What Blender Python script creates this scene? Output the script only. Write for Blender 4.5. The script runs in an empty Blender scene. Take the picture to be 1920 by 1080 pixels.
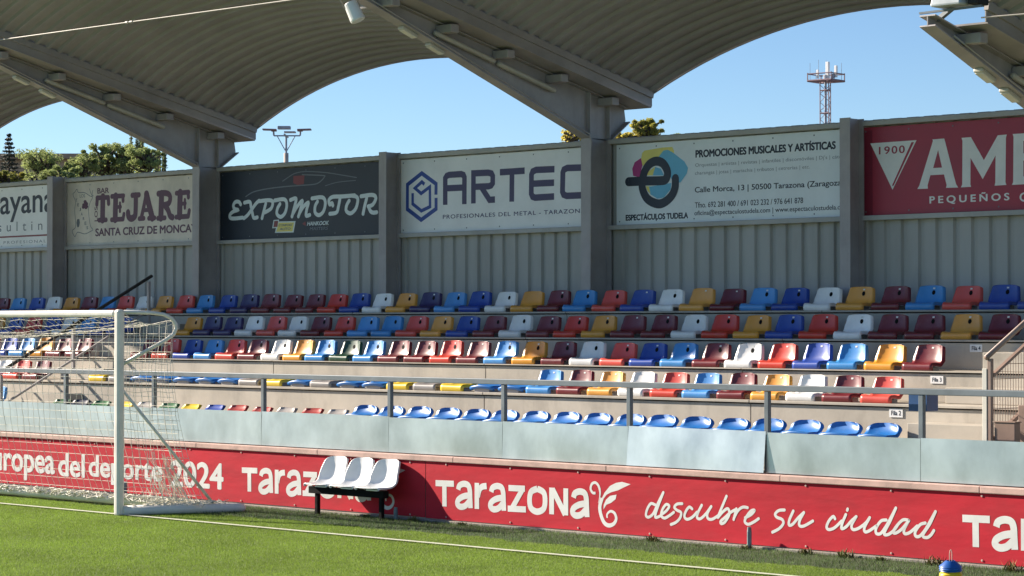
import bpy, bmesh, math, random
import numpy as np
from mathutils import Vector, Matrix
from mathutils.geometry import tessellate_polygon
random.seed(7); rng = np.random.default_rng(11)
R = math.radians
C = bpy.context.scene.collection

# ---------------------------------------------------------------- camera, sky, sun
CAMZ = 2.354; F = 4400.0; PHI = math.atan2(4400.0, 4610.0); PITCH = math.atan2(67.0, F)
sc = bpy.context.scene
cam = bpy.data.objects.new('camera', bpy.data.cameras.new('camera'))
C.objects.link(cam); sc.camera = cam
cam.location = (0, 0, CAMZ); cam.rotation_euler = (math.pi/2 + PITCH, 0, PHI)
cam.data.sensor_width = 36; cam.data.lens = F/1920*36
cam.data.clip_start = 0.5; cam.data.clip_end = 3000
sc.render.resolution_x = 1024; sc.render.resolution_y = 576
SUN_D = Vector((3.42, 1.0, -1.68)).normalized()          # direction the light travels
SUN_EL = math.asin(-SUN_D.z)
w = bpy.data.worlds.new('World'); sc.world = w; w.use_nodes = True
nt = w.node_tree; bg = nt.nodes['Background']
sky = nt.nodes.new('ShaderNodeTexSky'); sky.sky_type = 'NISHITA'; sky.sun_disc = False
sky.sun_elevation = SUN_EL; sky.sun_rotation = math.atan2(-SUN_D.x, -SUN_D.y)
sky.air_density = 0.85; sky.dust_density = 0.0; sky.ozone_density = 4.2; sky.altitude = 400
nt.links.new(sky.outputs[0], bg.inputs[0]); bg.inputs[1].default_value = 0.064
sl = bpy.data.lights.new('sun', 'SUN'); sl.energy = 5.0; sl.angle = R(0.5); sl.color = (1.0, 0.88, 0.74)
so = bpy.data.objects.new('sun', sl); C.objects.link(so); so.location = (-60, -20, 40)
so.rotation_euler = SUN_D.to_track_quat('-Z', 'Y').to_euler()
sc.view_settings.view_transform = 'Standard'; sc.view_settings.look = 'None'
sc.view_settings.gamma = 1; sc.view_settings.exposure = 1.2

# ---------------------------------------------------------------- measuring
_fw = Vector((-math.sin(PHI)*math.cos(PITCH), math.cos(PHI)*math.cos(PITCH), math.sin(PITCH)))
_rt = Vector((math.cos(PHI), math.sin(PHI), 0)); _up = _rt.cross(_fw)
def ray(px, py): return (_fw + _rt*((px-960)/F) + _up*((540-py)/F))
def P(px, py, Y):                                       # photo measure -> point on the plane y=Y
    d = ray(px, py); k = Y/d.y
    return Vector((d.x*k, Y, CAMZ + d.z*k))
def D(px, py, fwd):                                     # photo measure -> point at a distance
    return Vector((0, 0, CAMZ)) + ray(px, py)*fwd
def PX(px, Y): return P(px, 607, Y).x
def PZ(px, py, Y): return P(px, py, Y).z

# ---------------------------------------------------------------- tags
WL = {}
def tag(o, label=None, cat=None, group=None, kind=None):
    if label: o['label'] = label
    if cat: o['category'] = cat
    if group: o['group'] = group
    if kind: o['kind'] = kind
    return o
def thing(name, loc, label, cat, group=None):
    o = bpy.data.objects.new(name, None); C.objects.link(o); o.location = loc
    o.empty_display_size = .1
    WL[o.name] = Vector(loc); return tag(o, label, cat, group)

# ---------------------------------------------------------------- materials
def mat(name, col, rough=.6, metal=0.0, var=.12, scale=3.0, bump=0.0, bscale=60, col2=None, spec=.5, streak=None, island=0.0, dirt=0.0, dscale=(1,1,1), dcol=(.10,.085,.065), objvar=0.0):
    m = bpy.data.materials.new(name); m.use_nodes = True
    n = m.node_tree; b = n.nodes['Principled BSDF']; L = n.links.new
    b.inputs['Roughness'].default_value = rough; b.inputs['Metallic'].default_value = metal
    b.inputs['Specular IOR Level'].default_value = spec
    geo = n.nodes.new('ShaderNodeNewGeometry')
    mp = n.nodes.new('ShaderNodeMapping')
    if streak: mp.inputs['Scale'].default_value = streak
    L(geo.outputs['Position'], mp.inputs[0])
    nz = n.nodes.new('ShaderNodeTexNoise'); nz.inputs['Scale'].default_value = scale
    nz.inputs['Detail'].default_value = 6; nz.inputs['Roughness'].default_value = .62
    L(mp.outputs[0], nz.inputs[0])
    rp = n.nodes.new('ShaderNodeValToRGB')
    c2 = col2 or tuple(max(0, c*(1-var*2)) for c in col)
    c1 = tuple(min(1, c*(1+var*.6)) for c in col)
    rp.color_ramp.elements[0].position = .32; rp.color_ramp.elements[1].position = .66
    rp.color_ramp.elements[0].color = (*c2, 1); rp.color_ramp.elements[1].color = (*c1, 1)
    L(nz.outputs[0], rp.inputs[0])
    out = rp.outputs[0]
    if island:
        hs = n.nodes.new('ShaderNodeHueSaturation')
        ma = n.nodes.new('ShaderNodeMapRange'); ma.inputs[3].default_value = 1-island; ma.inputs[4].default_value = 1+island
        L(geo.outputs['Random Per Island'], ma.inputs[0]); L(ma.outputs[0], hs.inputs['Value']); L(out, hs.inputs['Color']); out = hs.outputs[0]
    if dirt:
        m2 = n.nodes.new('ShaderNodeMapping'); m2.inputs['Scale'].default_value = dscale; L(geo.outputs['Position'], m2.inputs[0])
        d1 = n.nodes.new('ShaderNodeTexNoise'); d1.inputs['Scale'].default_value = 1.0; d1.inputs['Detail'].default_value = 9; d1.inputs['Roughness'].default_value = .7
        L(m2.outputs[0], d1.inputs[0]); dm = n.nodes.new('ShaderNodeMapRange'); dm.inputs[1].default_value = .50; dm.inputs[2].default_value = .78; dm.inputs[4].default_value = dirt
        L(d1.outputs[0], dm.inputs[0]); mx = n.nodes.new('ShaderNodeMix'); mx.data_type = 'RGBA'
        L(dm.outputs[0], mx.inputs[0]); L(out, mx.inputs[6]); mx.inputs[7].default_value = (*dcol, 1); out = mx.outputs[2]
    if objvar:
        oi = n.nodes.new('ShaderNodeObjectInfo'); hs = n.nodes.new('ShaderNodeHueSaturation')
        ma = n.nodes.new('ShaderNodeMapRange'); ma.inputs[3].default_value = 1-objvar; ma.inputs[4].default_value = 1+objvar*.6
        mb_ = n.nodes.new('ShaderNodeMapRange'); mb_.inputs[3].default_value = 1.02; mb_.inputs[4].default_value = 1-objvar*.45
        L(oi.outputs['Random'], ma.inputs[0]); L(ma.outputs[0], hs.inputs['Value']); L(oi.outputs['Random'], mb_.inputs[0]); L(mb_.outputs[0], hs.inputs['Saturation']); L(out, hs.inputs['Color']); out = hs.outputs[0]
    L(out, b.inputs['Base Color'])
    mr = n.nodes.new('ShaderNodeMapRange'); mr.inputs[3].default_value = max(.03, rough*.8); mr.inputs[4].default_value = min(1, rough*1.25)
    L(nz.outputs[0], mr.inputs[0]); L(mr.outputs[0], b.inputs['Roughness'])
    if bump:
        bz = n.nodes.new('ShaderNodeTexNoise'); bz.inputs['Scale'].default_value = bscale; bz.inputs['Detail'].default_value = 4
        L(mp.outputs[0], bz.inputs[0])
        bp = n.nodes.new('ShaderNodeBump'); bp.inputs['Strength'].default_value = bump; bp.inputs['Distance'].default_value = .02
        L(bz.outputs[0], bp.inputs['Height']); L(bp.outputs[0], b.inputs['Normal'])
    return m
M = {}
M['concrete'] = mat('concrete', (.49, .445, .375), .85, var=.12, scale=1.1, bump=.05, bscale=90, dirt=.42, dscale=(2.4, 2.4, .9))
M['concrete_dark'] = mat('kerb_concrete', (.33, .30, .25), .9, var=.2, scale=4, bump=.4)
M['coping'] = mat('pink_stone', (.60, .40, .34), .8, var=.12, scale=5, bump=.06, dirt=.4, dscale=(3, 3, 6))
M['galv'] = mat('galvanised_sheet', (.53, .60, .615), .36, metal=.78, var=.12, scale=1.6, bump=.03, bscale=3, streak=(1, 1, .7), dirt=.13, dscale=(3, 3, .7), dcol=(.30,.31,.28))
M['steel'] = mat('painted_steel', (.37, .345, .345), .5, var=.10, scale=2.2, bump=.03, dirt=.35, dscale=(2, 2, .5))
M['railsteel'] = mat('rail_steel', (.16, .19, .215), .5, metal=.2, var=.12, scale=3)
M['clad'] = mat('wall_cladding', (.42, .415, .39), .55, var=.09, scale=1.2, streak=(1, 1, .25), bump=.03, dirt=.35, dscale=(1.6, 1.6, .28))
M['roof'] = mat('roof_sheet', (.30, .292, .315), .55, var=.08, scale=1.0, bump=.03, dirt=.35, dscale=(.5, 1.4, .5))
M['gutter'] = mat('gutter_steel', (.34, .315, .315), .5, var=.10, scale=2, dirt=.35, dscale=(1, 1, 3))
M['fascia'] = mat('fascia_trim', (.30, .26, .27), .55, var=.1)
M['white'] = mat('white_plastic', (.80, .80, .79), .35, var=.04, scale=5)
M['whitepaint'] = mat('white_goal_paint', (.80, .755, .68), .38, var=.07, scale=4, col2=(.66, .64, .60))
M['net'] = mat('net_cord', (.82, .78, .68), .8, var=.15, scale=8)
M['black'] = mat('black_metal', (.005, .005, .005), .8, spec=.2, var=.1)
M['darkrail'] = mat('dark_handrail', (.035, .033, .032), .45, var=.2)
M['brownrail'] = mat('brown_handrail', (.30, .21, .17), .45, var=.12)
M['cream'] = mat('cream_diffuser_lit_face', (.70, .68, .60), .5, var=.08)  # lamp diffusers, and the sunlit post face put into colour
M['lamp'] = mat('lamp_plastic', (.50, .47, .39), .4, var=.08)
M['redcloth'] = mat('red_banner_cloth', (.53, .022, .038), .75, var=.10, scale=1.6, bump=.55, bscale=1.8, streak=(.7, 1, 2.4), spec=.2, dirt=.20, dscale=(1.5, 1, 2.5), dcol=(.30,.06,.06))
M['wprint'] = mat('white_print', (.76, .76, .72), .7, var=.06, spec=.2, dirt=.12, dscale=(2, 1, 3))
M['wtxt'] = mat('sign_white_board', (.82, .83, .82), .45, dirt=.07, dscale=(1.2, 1, .45), var=.06, scale=1.3)
M['wtxt2'] = mat('sign_pale_board', (.76, .81, .82), .45, dirt=.07, dscale=(1.2, 1, .45), var=.05, scale=1.3)
M['tejboard'] = mat('sign_cream_board', (.74, .67, .57), .55, dirt=.3, dscale=(1.2, 1, .6), var=.12, scale=1.4)
M['expoboard'] = mat('sign_black_board', (.017, .025, .040), .5, var=.2, scale=1)
M['ambboard'] = mat('sign_crimson_board', (.36, .025, .052), .45, var=.06, scale=1.5)
M['ambdark'] = mat('sign_dark_crimson', (.20, .01, .03), .45, var=.05)
M['expoink'] = mat('silver_ink', (.70, .78, .78), .5, var=.06)
M['greyink'] = mat('grey_ink', (.16, .18, .20), .5)
M['midink'] = mat('mid_grey_ink', (.22, .24, .27), .5)
M['navy'] = mat('navy_ink', (.055, .045, .12), .5, var=.05)
M['blueink'] = mat('blue_ink', (.03, .075, .33), .5, var=.05)
M['darkink'] = mat('dark_ink', (.014, .022, .04), .5, var=.05)
M['plum'] = mat('plum_ink', (.12, .05, .085), .55, var=.1)
M['cyan'] = mat('cyan_ink', (.14, .46, .66), .5, var=.05)
M['magenta'] = mat('magenta_ink', (.42, .03, .19), .5, var=.05)
M['yellowink'] = mat('yellow_ink', (.78, .68, .17), .5, var=.05)
M['redink'] = mat('red_ink', (.22, .035, .04), .5, var=.05)
M['ambink'] = mat('cream_ink', (.80, .80, .76), .5, var=.05)
M['foliage'] = mat('foliage_green', (.33, .39, .14), .6, var=.25, scale=.9, island=.55)
M['foliage_dk'] = mat('foliage_dark', (.05, .065, .04), .6, var=.3, scale=.9, island=.5)
M['foliage_ye'] = mat('foliage_yellow', (.64, .54, .11), .6, var=.3, scale=1.2, island=.5, col2=(.20, .22, .05))
M['foliage_pop'] = mat('foliage_poplar', (.21, .26, .11), .6, var=.3, island=.5)
M['bark'] = mat('bark', (.09, .07, .05), .9, var=.3)
def leafy(m, f):
    n = m.node_tree; L = n.links.new; b = n.nodes['Principled BSDF']; o = n.nodes['Material Output']
    t = n.nodes.new('ShaderNodeBsdfTranslucent'); x = n.nodes.new('ShaderNodeMixShader'); x.inputs[0].default_value = f
    L(b.inputs['Base Color'].links[0].from_socket, t.inputs[0]); L(b.outputs[0], x.inputs[1]); L(t.outputs[0], x.inputs[2]); L(x.outputs[0], o.inputs['Surface'])
    return m
M['weed'] = mat('weed_leaf', (.13, .17, .045), .7, var=.3, island=.5, col2=(.17, .10, .04))
M['grass'] = mat('turf_fibre', (.235, .345, .054), .55, var=.13, scale=.7, island=.24, spec=.3)
M['grassdk'] = mat('verge_turf_fibre', (.12, .185, .066), .6, var=.22, scale=2.4, island=.4, spec=.3)
for k_ in ('foliage', 'foliage_ye', 'foliage_pop'): leafy(M[k_], .45)
for k_ in ('grass', 'grassdk'): leafy(M[k_], .45)
M['turfbase'] = mat('turf_base', (.12, .18, .025), .9, var=.2, scale=3)
M['vergebase'] = mat('verge_base', (.045, .075, .03), .9, var=.25, scale=3)
M['line'] = mat('white_line_fibre', (.62, .64, .50), .7, var=.1, scale=9)
M['soil'] = mat('ground_soil', (.16, .14, .10), .95, var=.3, scale=.3)
M['peg'] = mat('grey_pipe', (.20, .26, .27), .5, var=.2, scale=12)
M['bluebin'] = mat('blue_bin_plastic', (.02, .08, .24), .4, var=.1)
M['boxbrown'] = mat('brown_box', (.26, .17, .13), .5, var=.1)
M['bldg'] = mat('tan_render', (.42, .33, .24), .85, var=.1)
M['tile'] = mat('roof_tile', (.34, .25, .18), .85, var=.2, scale=2)
M['glass'] = mat('window_glass', (.03, .035, .04), .1, var=.1)
M['mast'] = mat('mast_red', (.25, .17, .19), .5, var=.1)
M['mastgrey'] = mat('mast_grey', (.33, .36, .42), .5, var=.1)
M['concretemast'] = mat('mast_concrete', (.52, .44, .38), .8, var=.1)
M['floodgrey'] = mat('flood_housing', (.42, .47, .49), .4, var=.1)
M['dark'] = mat('dark_void', (.02, .02, .02), .9)
M['coneblue'] = mat('cone_blue', (.01, .10, .40), .4, var=.08)
M['coneyel'] = mat('cone_yellow', (.75, .52, .01), .4, var=.05)
M['cable'] = mat('cable_white', (.42, .38, .33), .5)
SEATC = {
 'm': ('dark red', (.165, .012, .020)), 'r': ('bright red', (.66, .055, .032)), 'o': ('orange', (.74, .33, .03)),
 'l': ('light blue', (.055, .28, .66)), 'b': ('royal blue', (.010, .058, .36)), 'w': ('white', (.84, .84, .83)),
 'p': ('purple', (.040, .026, .125)), 'g': ('dark green', (.008, .058, .028)), 'y': ('yellow', (.78, .55, .02)),
 'k': ('grey', (.33, .31, .30)), 'n': ('navy', (.01, .02, .06)), 'G': ('green', (.012, .13, .04)), 'B': ('glossy blue', (.018, .17, .52)),
 'R': ('red', (.34, .02, .02))}
SM = {k: mat('seat_plastic_'+v[0].replace(' ', '_'), v[1], .34, var=.07, scale=2.5, dirt=.16, dscale=(9, 9, 9), dcol=(.30,.28,.25), objvar=.13) for k, v in SEATC.items()}

# ---------------------------------------------------------------- mesh builder
class MB:
    def __init__(s): s.v = []; s.f = []
    def add(s, vs, fs):
        n = len(s.v); s.v += [tuple(v) for v in vs]; s.f += [tuple(i+n for i in f) for f in fs]
    def box(s, x0, x1, y0, y1, z0, z1):
        s.add([(x0,y0,z0),(x1,y0,z0),(x1,y1,z0),(x0,y1,z0),(x0,y0,z1),(x1,y0,z1),(x1,y1,z1),(x0,y1,z1)],
              [(0,3,2,1),(4,5,6,7),(0,1,5,4),(1,2,6,5),(2,3,7,6),(3,0,4,7)])
    def bar(s, a, b, wd, ht=None, up=(0,0,1)):
        a = Vector(a); b = Vector(b); ht = ht or wd; d = (b-a).normalized(); u = Vector(up)
        if abs(d.dot(u)) > .98: u = Vector((0,1,0))
        x = d.cross(u).normalized()*wd/2; z = x.cross(d).normalized()*ht/2
        s.add([a-x-z, a+x-z, a+x+z, a-x+z, b-x-z, b+x-z, b+x+z, b-x+z],
              [(0,3,2,1),(4,5,6,7),(0,1,5,4),(1,2,6,5),(2,3,7,6),(3,0,4,7)])
    def tube(s, pts, r, n=8, caps=True):
        pts = [Vector(p) for p in pts]; rs = r if isinstance(r, (list, tuple)) else [r]*len(pts)
        rings = []; pu = None
        for i, p in enumerate(pts):
            d = (pts[min(i+1, len(pts)-1)]-pts[max(i-1, 0)]).normalized()
            if pu is None: pu = Vector((0,0,1)) if abs(d.z) < .9 else Vector((1,0,0))
            x = d.cross(pu).normalized(); y = x.cross(d).normalized(); pu = y
            rings.append([p + (x*math.cos(2*math.pi*k/n) + y*math.sin(2*math.pi*k/n))*rs[i] for k in range(n)])
        vs = [v for rg in rings for v in rg]; fs = []
        for i in range(len(pts)-1):
            for k in range(n):
                fs.append((i*n+k, i*n+(k+1)%n, (i+1)*n+(k+1)%n, (i+1)*n+k))
        if caps: fs.append(tuple(range(n-1, -1, -1))); fs.append(tuple((len(pts)-1)*n+k for k in range(n)))
        s.add(vs, fs)
    def prism_yz(s, poly, x0, x1):                       # polygon in (y,z), extruded along x
        n = len(poly); vs = [(x0,y,z) for y, z in poly]+[(x1,y,z) for y, z in poly]
        s.add(vs, [tuple(range(n)), tuple(range(2*n-1, n-1, -1))] + [(i, i+n, (i+1)%n+n, (i+1)%n) for i in range(n)])
    def lathe(s, prof, c, n=24):
        vs = []; fs = []
        for r, z in prof:
            for k in range(n): a = 2*math.pi*k/n; vs.append((c[0]+r*math.cos(a), c[1]+r*math.sin(a), c[2]+z))
        for i in range(len(prof)-1):
            for k in range(n): fs.append((i*n+k, i*n+(k+1)%n, (i+1)*n+(k+1)%n, (i+1)*n+k))
        s.add(vs, fs)
    def build(s, name, m, parent=None, smooth=False, bevel=0, fixn=True):
        off = Vector((0,0,0)); p = parent
        while p is not None:
            if p.name in WL: off = WL[p.name]; break
            p = p.parent
        me = bpy.data.meshes.new(name)
        me.from_pydata([tuple(Vector(v)-off) for v in s.v], [], s.f)
        if fixn:
            bm = bmesh.new(); bm.from_mesh(me); bmesh.ops.recalc_face_normals(bm, faces=bm.faces); bm.to_mesh(me); bm.free()
        me.materials.append(m)
        if smooth: me.shade_smooth()
        o = bpy.data.objects.new(name, me); C.objects.link(o)
        if parent is not None: o.parent = parent
        if bevel:
            b = o.modifiers.new('bevel', 'BEVEL'); b.width = bevel; b.segments = 2; b.limit_method = 'ANGLE'
        return o

# ---------------------------------------------------------------- lettering and flat print on a plane y=Y
def place_mesh(me, name, m, parent):
    off = Vector((0,0,0)); p = parent
    while p is not None:
        if p.name in WL: off = WL[p.name]; break
        p = p.parent
    me.transform(Matrix.Translation(-off)); me.materials.clear(); me.materials.append(m)
    o = bpy.data.objects.new(name, me); C.objects.link(o); o.parent = parent; return o
def text_mesh(body, bold=0.0, shear=0.0, space=1.0, rot=False):
    cu = bpy.data.curves.new('lettering', 'FONT'); cu.body = body; cu.size = 1; cu.shear = shear
    cu.space_character = space; cu.resolution_u = 5; cu.fill_mode = 'FRONT'
    ob = bpy.data.objects.new('lettering_tmp', cu); C.objects.link(ob)
    dg = bpy.context.evaluated_depsgraph_get(); dg.update()
    me = bpy.data.meshes.new_from_object(ob.evaluated_get(dg))
    bpy.data.objects.remove(ob); bpy.data.curves.remove(cu)
    if rot: me.transform(Matrix.Rotation(math.pi/2, 4, 'Z'))
    if bold:                                             # heavier weight: the face spread outwards, each spread a hair deeper
        bm = bmesh.new(); bm.from_mesh(me); out = bmesh.new()
        for k in range(9):
            a = k*math.pi/4; d = bold if k < 8 else 0
            t = me.copy(); t.transform(Matrix.Translation((d*math.cos(a), d*math.sin(a)*.8, .0001*k))); out.from_mesh(t); bpy.data.meshes.remove(t)
        bm.free(); out.to_mesh(me); out.free()
    return me
def fit_mesh(me, x0, x1, z0, z1, Y):
    co = np.empty(len(me.vertices)*3, np.float32); me.vertices.foreach_get('co', co); co = co.reshape(-1, 3)
    a = co.min(0); b = co.max(0); q = np.empty_like(co)
    q[:,0] = x0 + (co[:,0]-a[0])/(b[0]-a[0])*(x1-x0)
    q[:,2] = z0 + (co[:,1]-a[1])/(b[1]-a[1])*(z1-z0)
    q[:,1] = Y - co[:,2]
    me.vertices.foreach_set('co', q.ravel()); me.update()
class Pen:                                              # several texts / strokes of one colour on one board = one mesh
    def __init__(s, Y, zoom=(0,0,1), dX=0.0): s.Y = Y; s.z = zoom; s.mb = MB(); s.layer = 0; s.dX = dX
    def pt(s, q):
        p = P(s.z[0]+q[0]/s.z[2], s.z[1]+q[1]/s.z[2], s.Y); return Vector((p.x+s.dX, p.z))
    def text(s, body, xl, xr, bot, top, bold=0.0, shear=0.0, space=1.0, rot=False):
        me = text_mesh(body, bold, shear, space, rot)
        s.textw(me, s.pt((xl, 0)).x, s.pt((xr, 0)).x, s.pt(bot).y, s.pt(top).y)
    def textw(s, me, x0, x1, z0, z1):
        fit_mesh(me, x0, x1, z0, z1, s.Y)
        s.mb.add([v.co.copy() for v in me.vertices], [tuple(p.vertices) for p in me.polygons]); bpy.data.meshes.remove(me)
    def poly(s, *loops, lift=0.0):
        L3 = [[Vector((s.pt(q).x, s.pt(q).y, 0)) for q in lp] for lp in loops]
        flat = [v for lp in L3 for v in lp]; tri = tessellate_polygon(L3)
        s.mb.add([(v.x, s.Y-lift, v.y) for v in flat], tri)
    def stroke(s, pts, wd, smooth=True, cap=True, sub=7, taper=None, wpx=None):
        q = [s.pt(p) for p in pts]
        if smooth and len(q) > 2:
            o = []
            for i in range(len(q)-1):
                p0 = q[max(i-1,0)]; p1 = q[i]; p2 = q[i+1]; p3 = q[min(i+2, len(q)-1)]
                for k in range(sub):
                    t = k/sub
                    o.append(.5*((2*p1)+(p2-p0)*t+(2*p0-5*p1+4*p2-p3)*t*t+(3*p1-p0-3*p2+p3)*t**3))
            q = o+[q[-1]]
        n = len(q); s.layer += 1; base = s.Y - (s.layer % 6)*.00015
        vs = []; fs = []
        for i in range(n):
            a = (q[i]-q[i-1]) if i > 0 else (q[1]-q[0]); b = (q[i+1]-q[i]) if i < n-1 else a
            a = a.normalized(); b = b.normalized(); t = (a+b)
            t = t.normalized() if t.length > 1e-4 else a
            nn = Vector((-t.y, t.x)); k = 1/max(.55, nn.dot(Vector((-a.y, a.x))))
            ww = wd*(taper(i/(n-1)) if taper else 1)/2*k; y = base - .00012*i/max(1, n-1)
            vs += [(q[i].x+nn.x*ww, y, q[i].y+nn.y*ww), (q[i].x-nn.x*ww, y, q[i].y-nn.y*ww)]
            if i: fs.append((2*i-2, 2*i-1, 2*i+1, 2*i))
        s.mb.add(vs, fs)
        if cap and not taper:
            for c, d in ((q[0], q[0]-q[1]), (q[-1], q[-1]-q[-2])):
                a0 = math.atan2(d.y, d.x); y = base-.00008
                s.mb.add([(c.x+math.cos(a0+a)*wd/2, y-.0001, c.y+math.sin(a0+a)*wd/2) for a in np.linspace(-math.pi/2, math.pi/2, 9)], [tuple(range(9))])
    def done(s, name, m, parent):
        o = s.mb.build(name, m, parent, fixn=False); return o

# ---------------------------------------------------------------- ground
YB = 19.56                                              # face of the perimeter wall
g = MB(); g.add([(-1500,-600,-.03),(1500,-600,-.03),(1500,1500,-.03),(-1500,1500,-.03)], [(0,1,2,3)])
tag(g.build('ground', M['soil']), kind='structure')
g = MB(); g.add([(-80,-60,0),(40,-60,0),(40,18.5,0),(-80,18.5,0)], [(0,1,2,3)])
tag(g.build('pitch', M['turfbase']), kind='structure')
g = MB(); g.add([(-80,18.5,.002),(40,18.5,.002),(40,YB+.1,.002),(-80,YB+.1,.002)], [(0,1,2,3)])
tag(g.build('verge', M['vergebase']), kind='structure')
LY0, LY1 = 17.50, 17.585
g = MB(); g.add([(-80,LY0,.019),(40,LY0,.019),(40,LY1,.019),(-80,LY1,.019)], [(0,1,2,3)])
tag(g.build('touchline', M['line']), kind='structure')
g = MB(); g.box(-80, 40, YB-.06, YB+.02, -.02, .030)
tag(g.build('kerb_strip', M['concrete_dark'], bevel=.008), kind='structure')
def blades(name, m, n, ytest, h0, h1, wd, label, x0=-28, x1=-10.5, y0=10, y1=19.52):
    x = rng.uniform(x0, x1, n*3); y = rng.uniform(y0, y1, n*3)
    fwd = -math.sin(PHI)*x + math.cos(PHI)*y; rt = math.cos(PHI)*x + math.sin(PHI)*y
    ok = (fwd > 20.8) & (np.abs(rt/fwd) < .245) & ytest(x, y)
    x = x[ok][:n]; y = y[ok][:n]; k = len(x)
    h = rng.uniform(h0, h1, k); a = rng.uniform(0, 2*math.pi, k); b = rng.uniform(0, 2*math.pi, k); ln = rng.uniform(.1, .75, k)*h
    v = np.empty((k, 3, 3), np.float32)
    v[:,0,0] = x-np.cos(a)*wd/2; v[:,0,1] = y-np.sin(a)*wd/2; v[:,0,2] = 0
    v[:,1,0] = x+np.cos(a)*wd/2; v[:,1,1] = y+np.sin(a)*wd/2; v[:,1,2] = 0
    v[:,2,0] = x+np.cos(b)*ln; v[:,2,1] = y+np.sin(b)*ln; v[:,2,2] = h
    me = bpy.data.meshes.new(name); me.vertices.add(k*3); me.loops.add(k*3); me.polygons.add(k)
    me.vertices.foreach_set('co', v.ravel()); me.loops.foreach_set('vertex_index', np.arange(k*3, dtype=np.int32))
    me.polygons.foreach_set('loop_start', np.arange(k, dtype=np.int32)*3); me.update(calc_edges=True)
    me.materials.append(m); o = bpy.data.objects.new(name, me); C.objects.link(o)
    return tag(o, label, 'grass', kind='stuff')
def vedge(x): return 18.42 + .07*np.sin(x*2.3) + .05*np.sin(x*5.9+1) + .04*np.sin(x*13.7)
blades('pitch_grass', M['grass'], 400000, lambda x, y: (y < vedge(x)) & ((y < LY0) | (y > LY1) | (rng.random(len(x)) < .10)), .010, .022, .005, 'bright green artificial turf of the pitch')
blades('verge_grass', M['grassdk'], 120000, lambda x, y: (y >= vedge(x)) & (y < 19.5), .012, .045, .006, 'dull bluish green turf strip along the foot of the red banners')

# ---------------------------------------------------------------- perimeter wall, coping, sheets, rail
wl = thing('perimeter_wall', (-22, YB+.1, 0), 'low wall with a pink stone coping behind the red banners', 'wall')
m = MB(); m.box(-46, -6, YB+.012, YB+.22, -.02, .715); m.build('wall', M['concrete'], wl)
x = -46.0; m = MB()
while x < -6:
    m.box(x+.002, x+2.398, YB-.030, YB+.24, .717, .783); x += 2.4
m.build('coping', M['coping'], wl, bevel=.008)
rl = thing('guard_rail', (-22, YB+.16, .79), 'grey steel guard rail with galvanised sheet panels on top of the low wall', 'railing')
PY = YB+.07
m = MB(); m.bar((-46, PY+.04, 1.68), (-6, PY+.04, 1.68), .07, .065); m.build('top_rail', M['railsteel'], rl, bevel=.006)
postpx = [118, 283, 488, 725, 938, 1173, 1431, 1720]
pX = [PX(p, PY)+.04 for p in postpx]; pX = [pX[0]-4.4, pX[0]-2.2]+pX+[pX[-1]+2.0, pX[-1]+4.0]
for i, x in enumerate(pX):
    m = MB(); m.box(x-.04, x+.014, PY+.012, PY+.066, .80, 1.645); m.build('post', M['railsteel'], rl, bevel=.004)
for i in range(len(pX)-1):
    a, b = pX[i]+.003, pX[i+1]-.003
    lean = .05 if i == 7 else random.uniform(.0, .022); t0 = random.uniform(-.010, .010); bow = random.uniform(.001, .005)
    m = MB(); nx, nz = 14, 6; vs = []; fs = []
    for k in range(nz+1):
        for j in range(nx+1):
            u = j/nx; v = k/nz
            vs.append((a+(b-a)*u, PY-.004 - lean*(1-v)*.8 + t0*(u-.5) - bow*math.sin(u*math.pi)*math.sin(v*math.pi*.9) + .0015*math.sin(5*u+3*v+i), .795+v*(1.222-.795+.006*math.sin(i*2.1))))
    for k in range(nz):
        for j in range(nx): q = k*(nx+1)+j; fs.append((q, q+1, q+nx+2, q+nx+1))
    m.add(vs, fs); o = m.build('sheet_panel', M['galv'], rl, smooth=True)

# ---------------------------------------------------------------- terrace
ROW = {  # nosing y, tread top z, seat-back y, slab underside
 'E': (20.26, 1.115, 20.62, 1.095), 'D': (20.98, 1.496, 21.34, 1.466), 'C': (21.70, 1.836, 22.06, 1.822), 'B': (22.42, 2.175, 22.78, 2.153), 'A': (23.14, 2.516, 23.50, 2.492)}
tr = thing('seating_terrace', (-22, 20, 0), 'stepped concrete seating terrace in cream precast slabs', 'terrace')
m = MB(); m.box(-46, -6, YB+.23, 20.30, .3, .80); m.build('walkway_slab', M['concrete'], tr)
order = 'EDCBA'; zprev = .80
m = MB()
for i, k in enumerate(order):
    yn, zt, yb, zu = ROW[k]; ynx = ROW[order[i+1]][0] if i < 4 else 24.3
    m.box(-45.9, -6.1, yn+.05, ynx+.06, .2, zt-.06)
m.build('backing', M['dark'], tr)
joints = {'E': 495, 'D': 905, 'C': 510, 'B': 985, 'A': 1060}
for i, k in enumerate(order):
    yn, zt, yb, zu = ROW[k]; ynx = ROW[order[i+1]][0] if i < 4 else 24.3
    j0 = PX(joints[k], yn); x = j0 - 4.2*6
    m = MB()
    while x < -6:
        a, b = max(x+.006, -46), min(x+4.194, -6)
        if b > a:
            m.box(a, b, yn, ynx+.028, zu, zt)                        # tread slab
            m.box(a, b, yn+.03, yn+.07, zprev+.002, zu-.014)             # riser
        x += 4.2
    m.build('step', M['concrete'], tr, bevel=.004)
    zprev = zt
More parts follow.
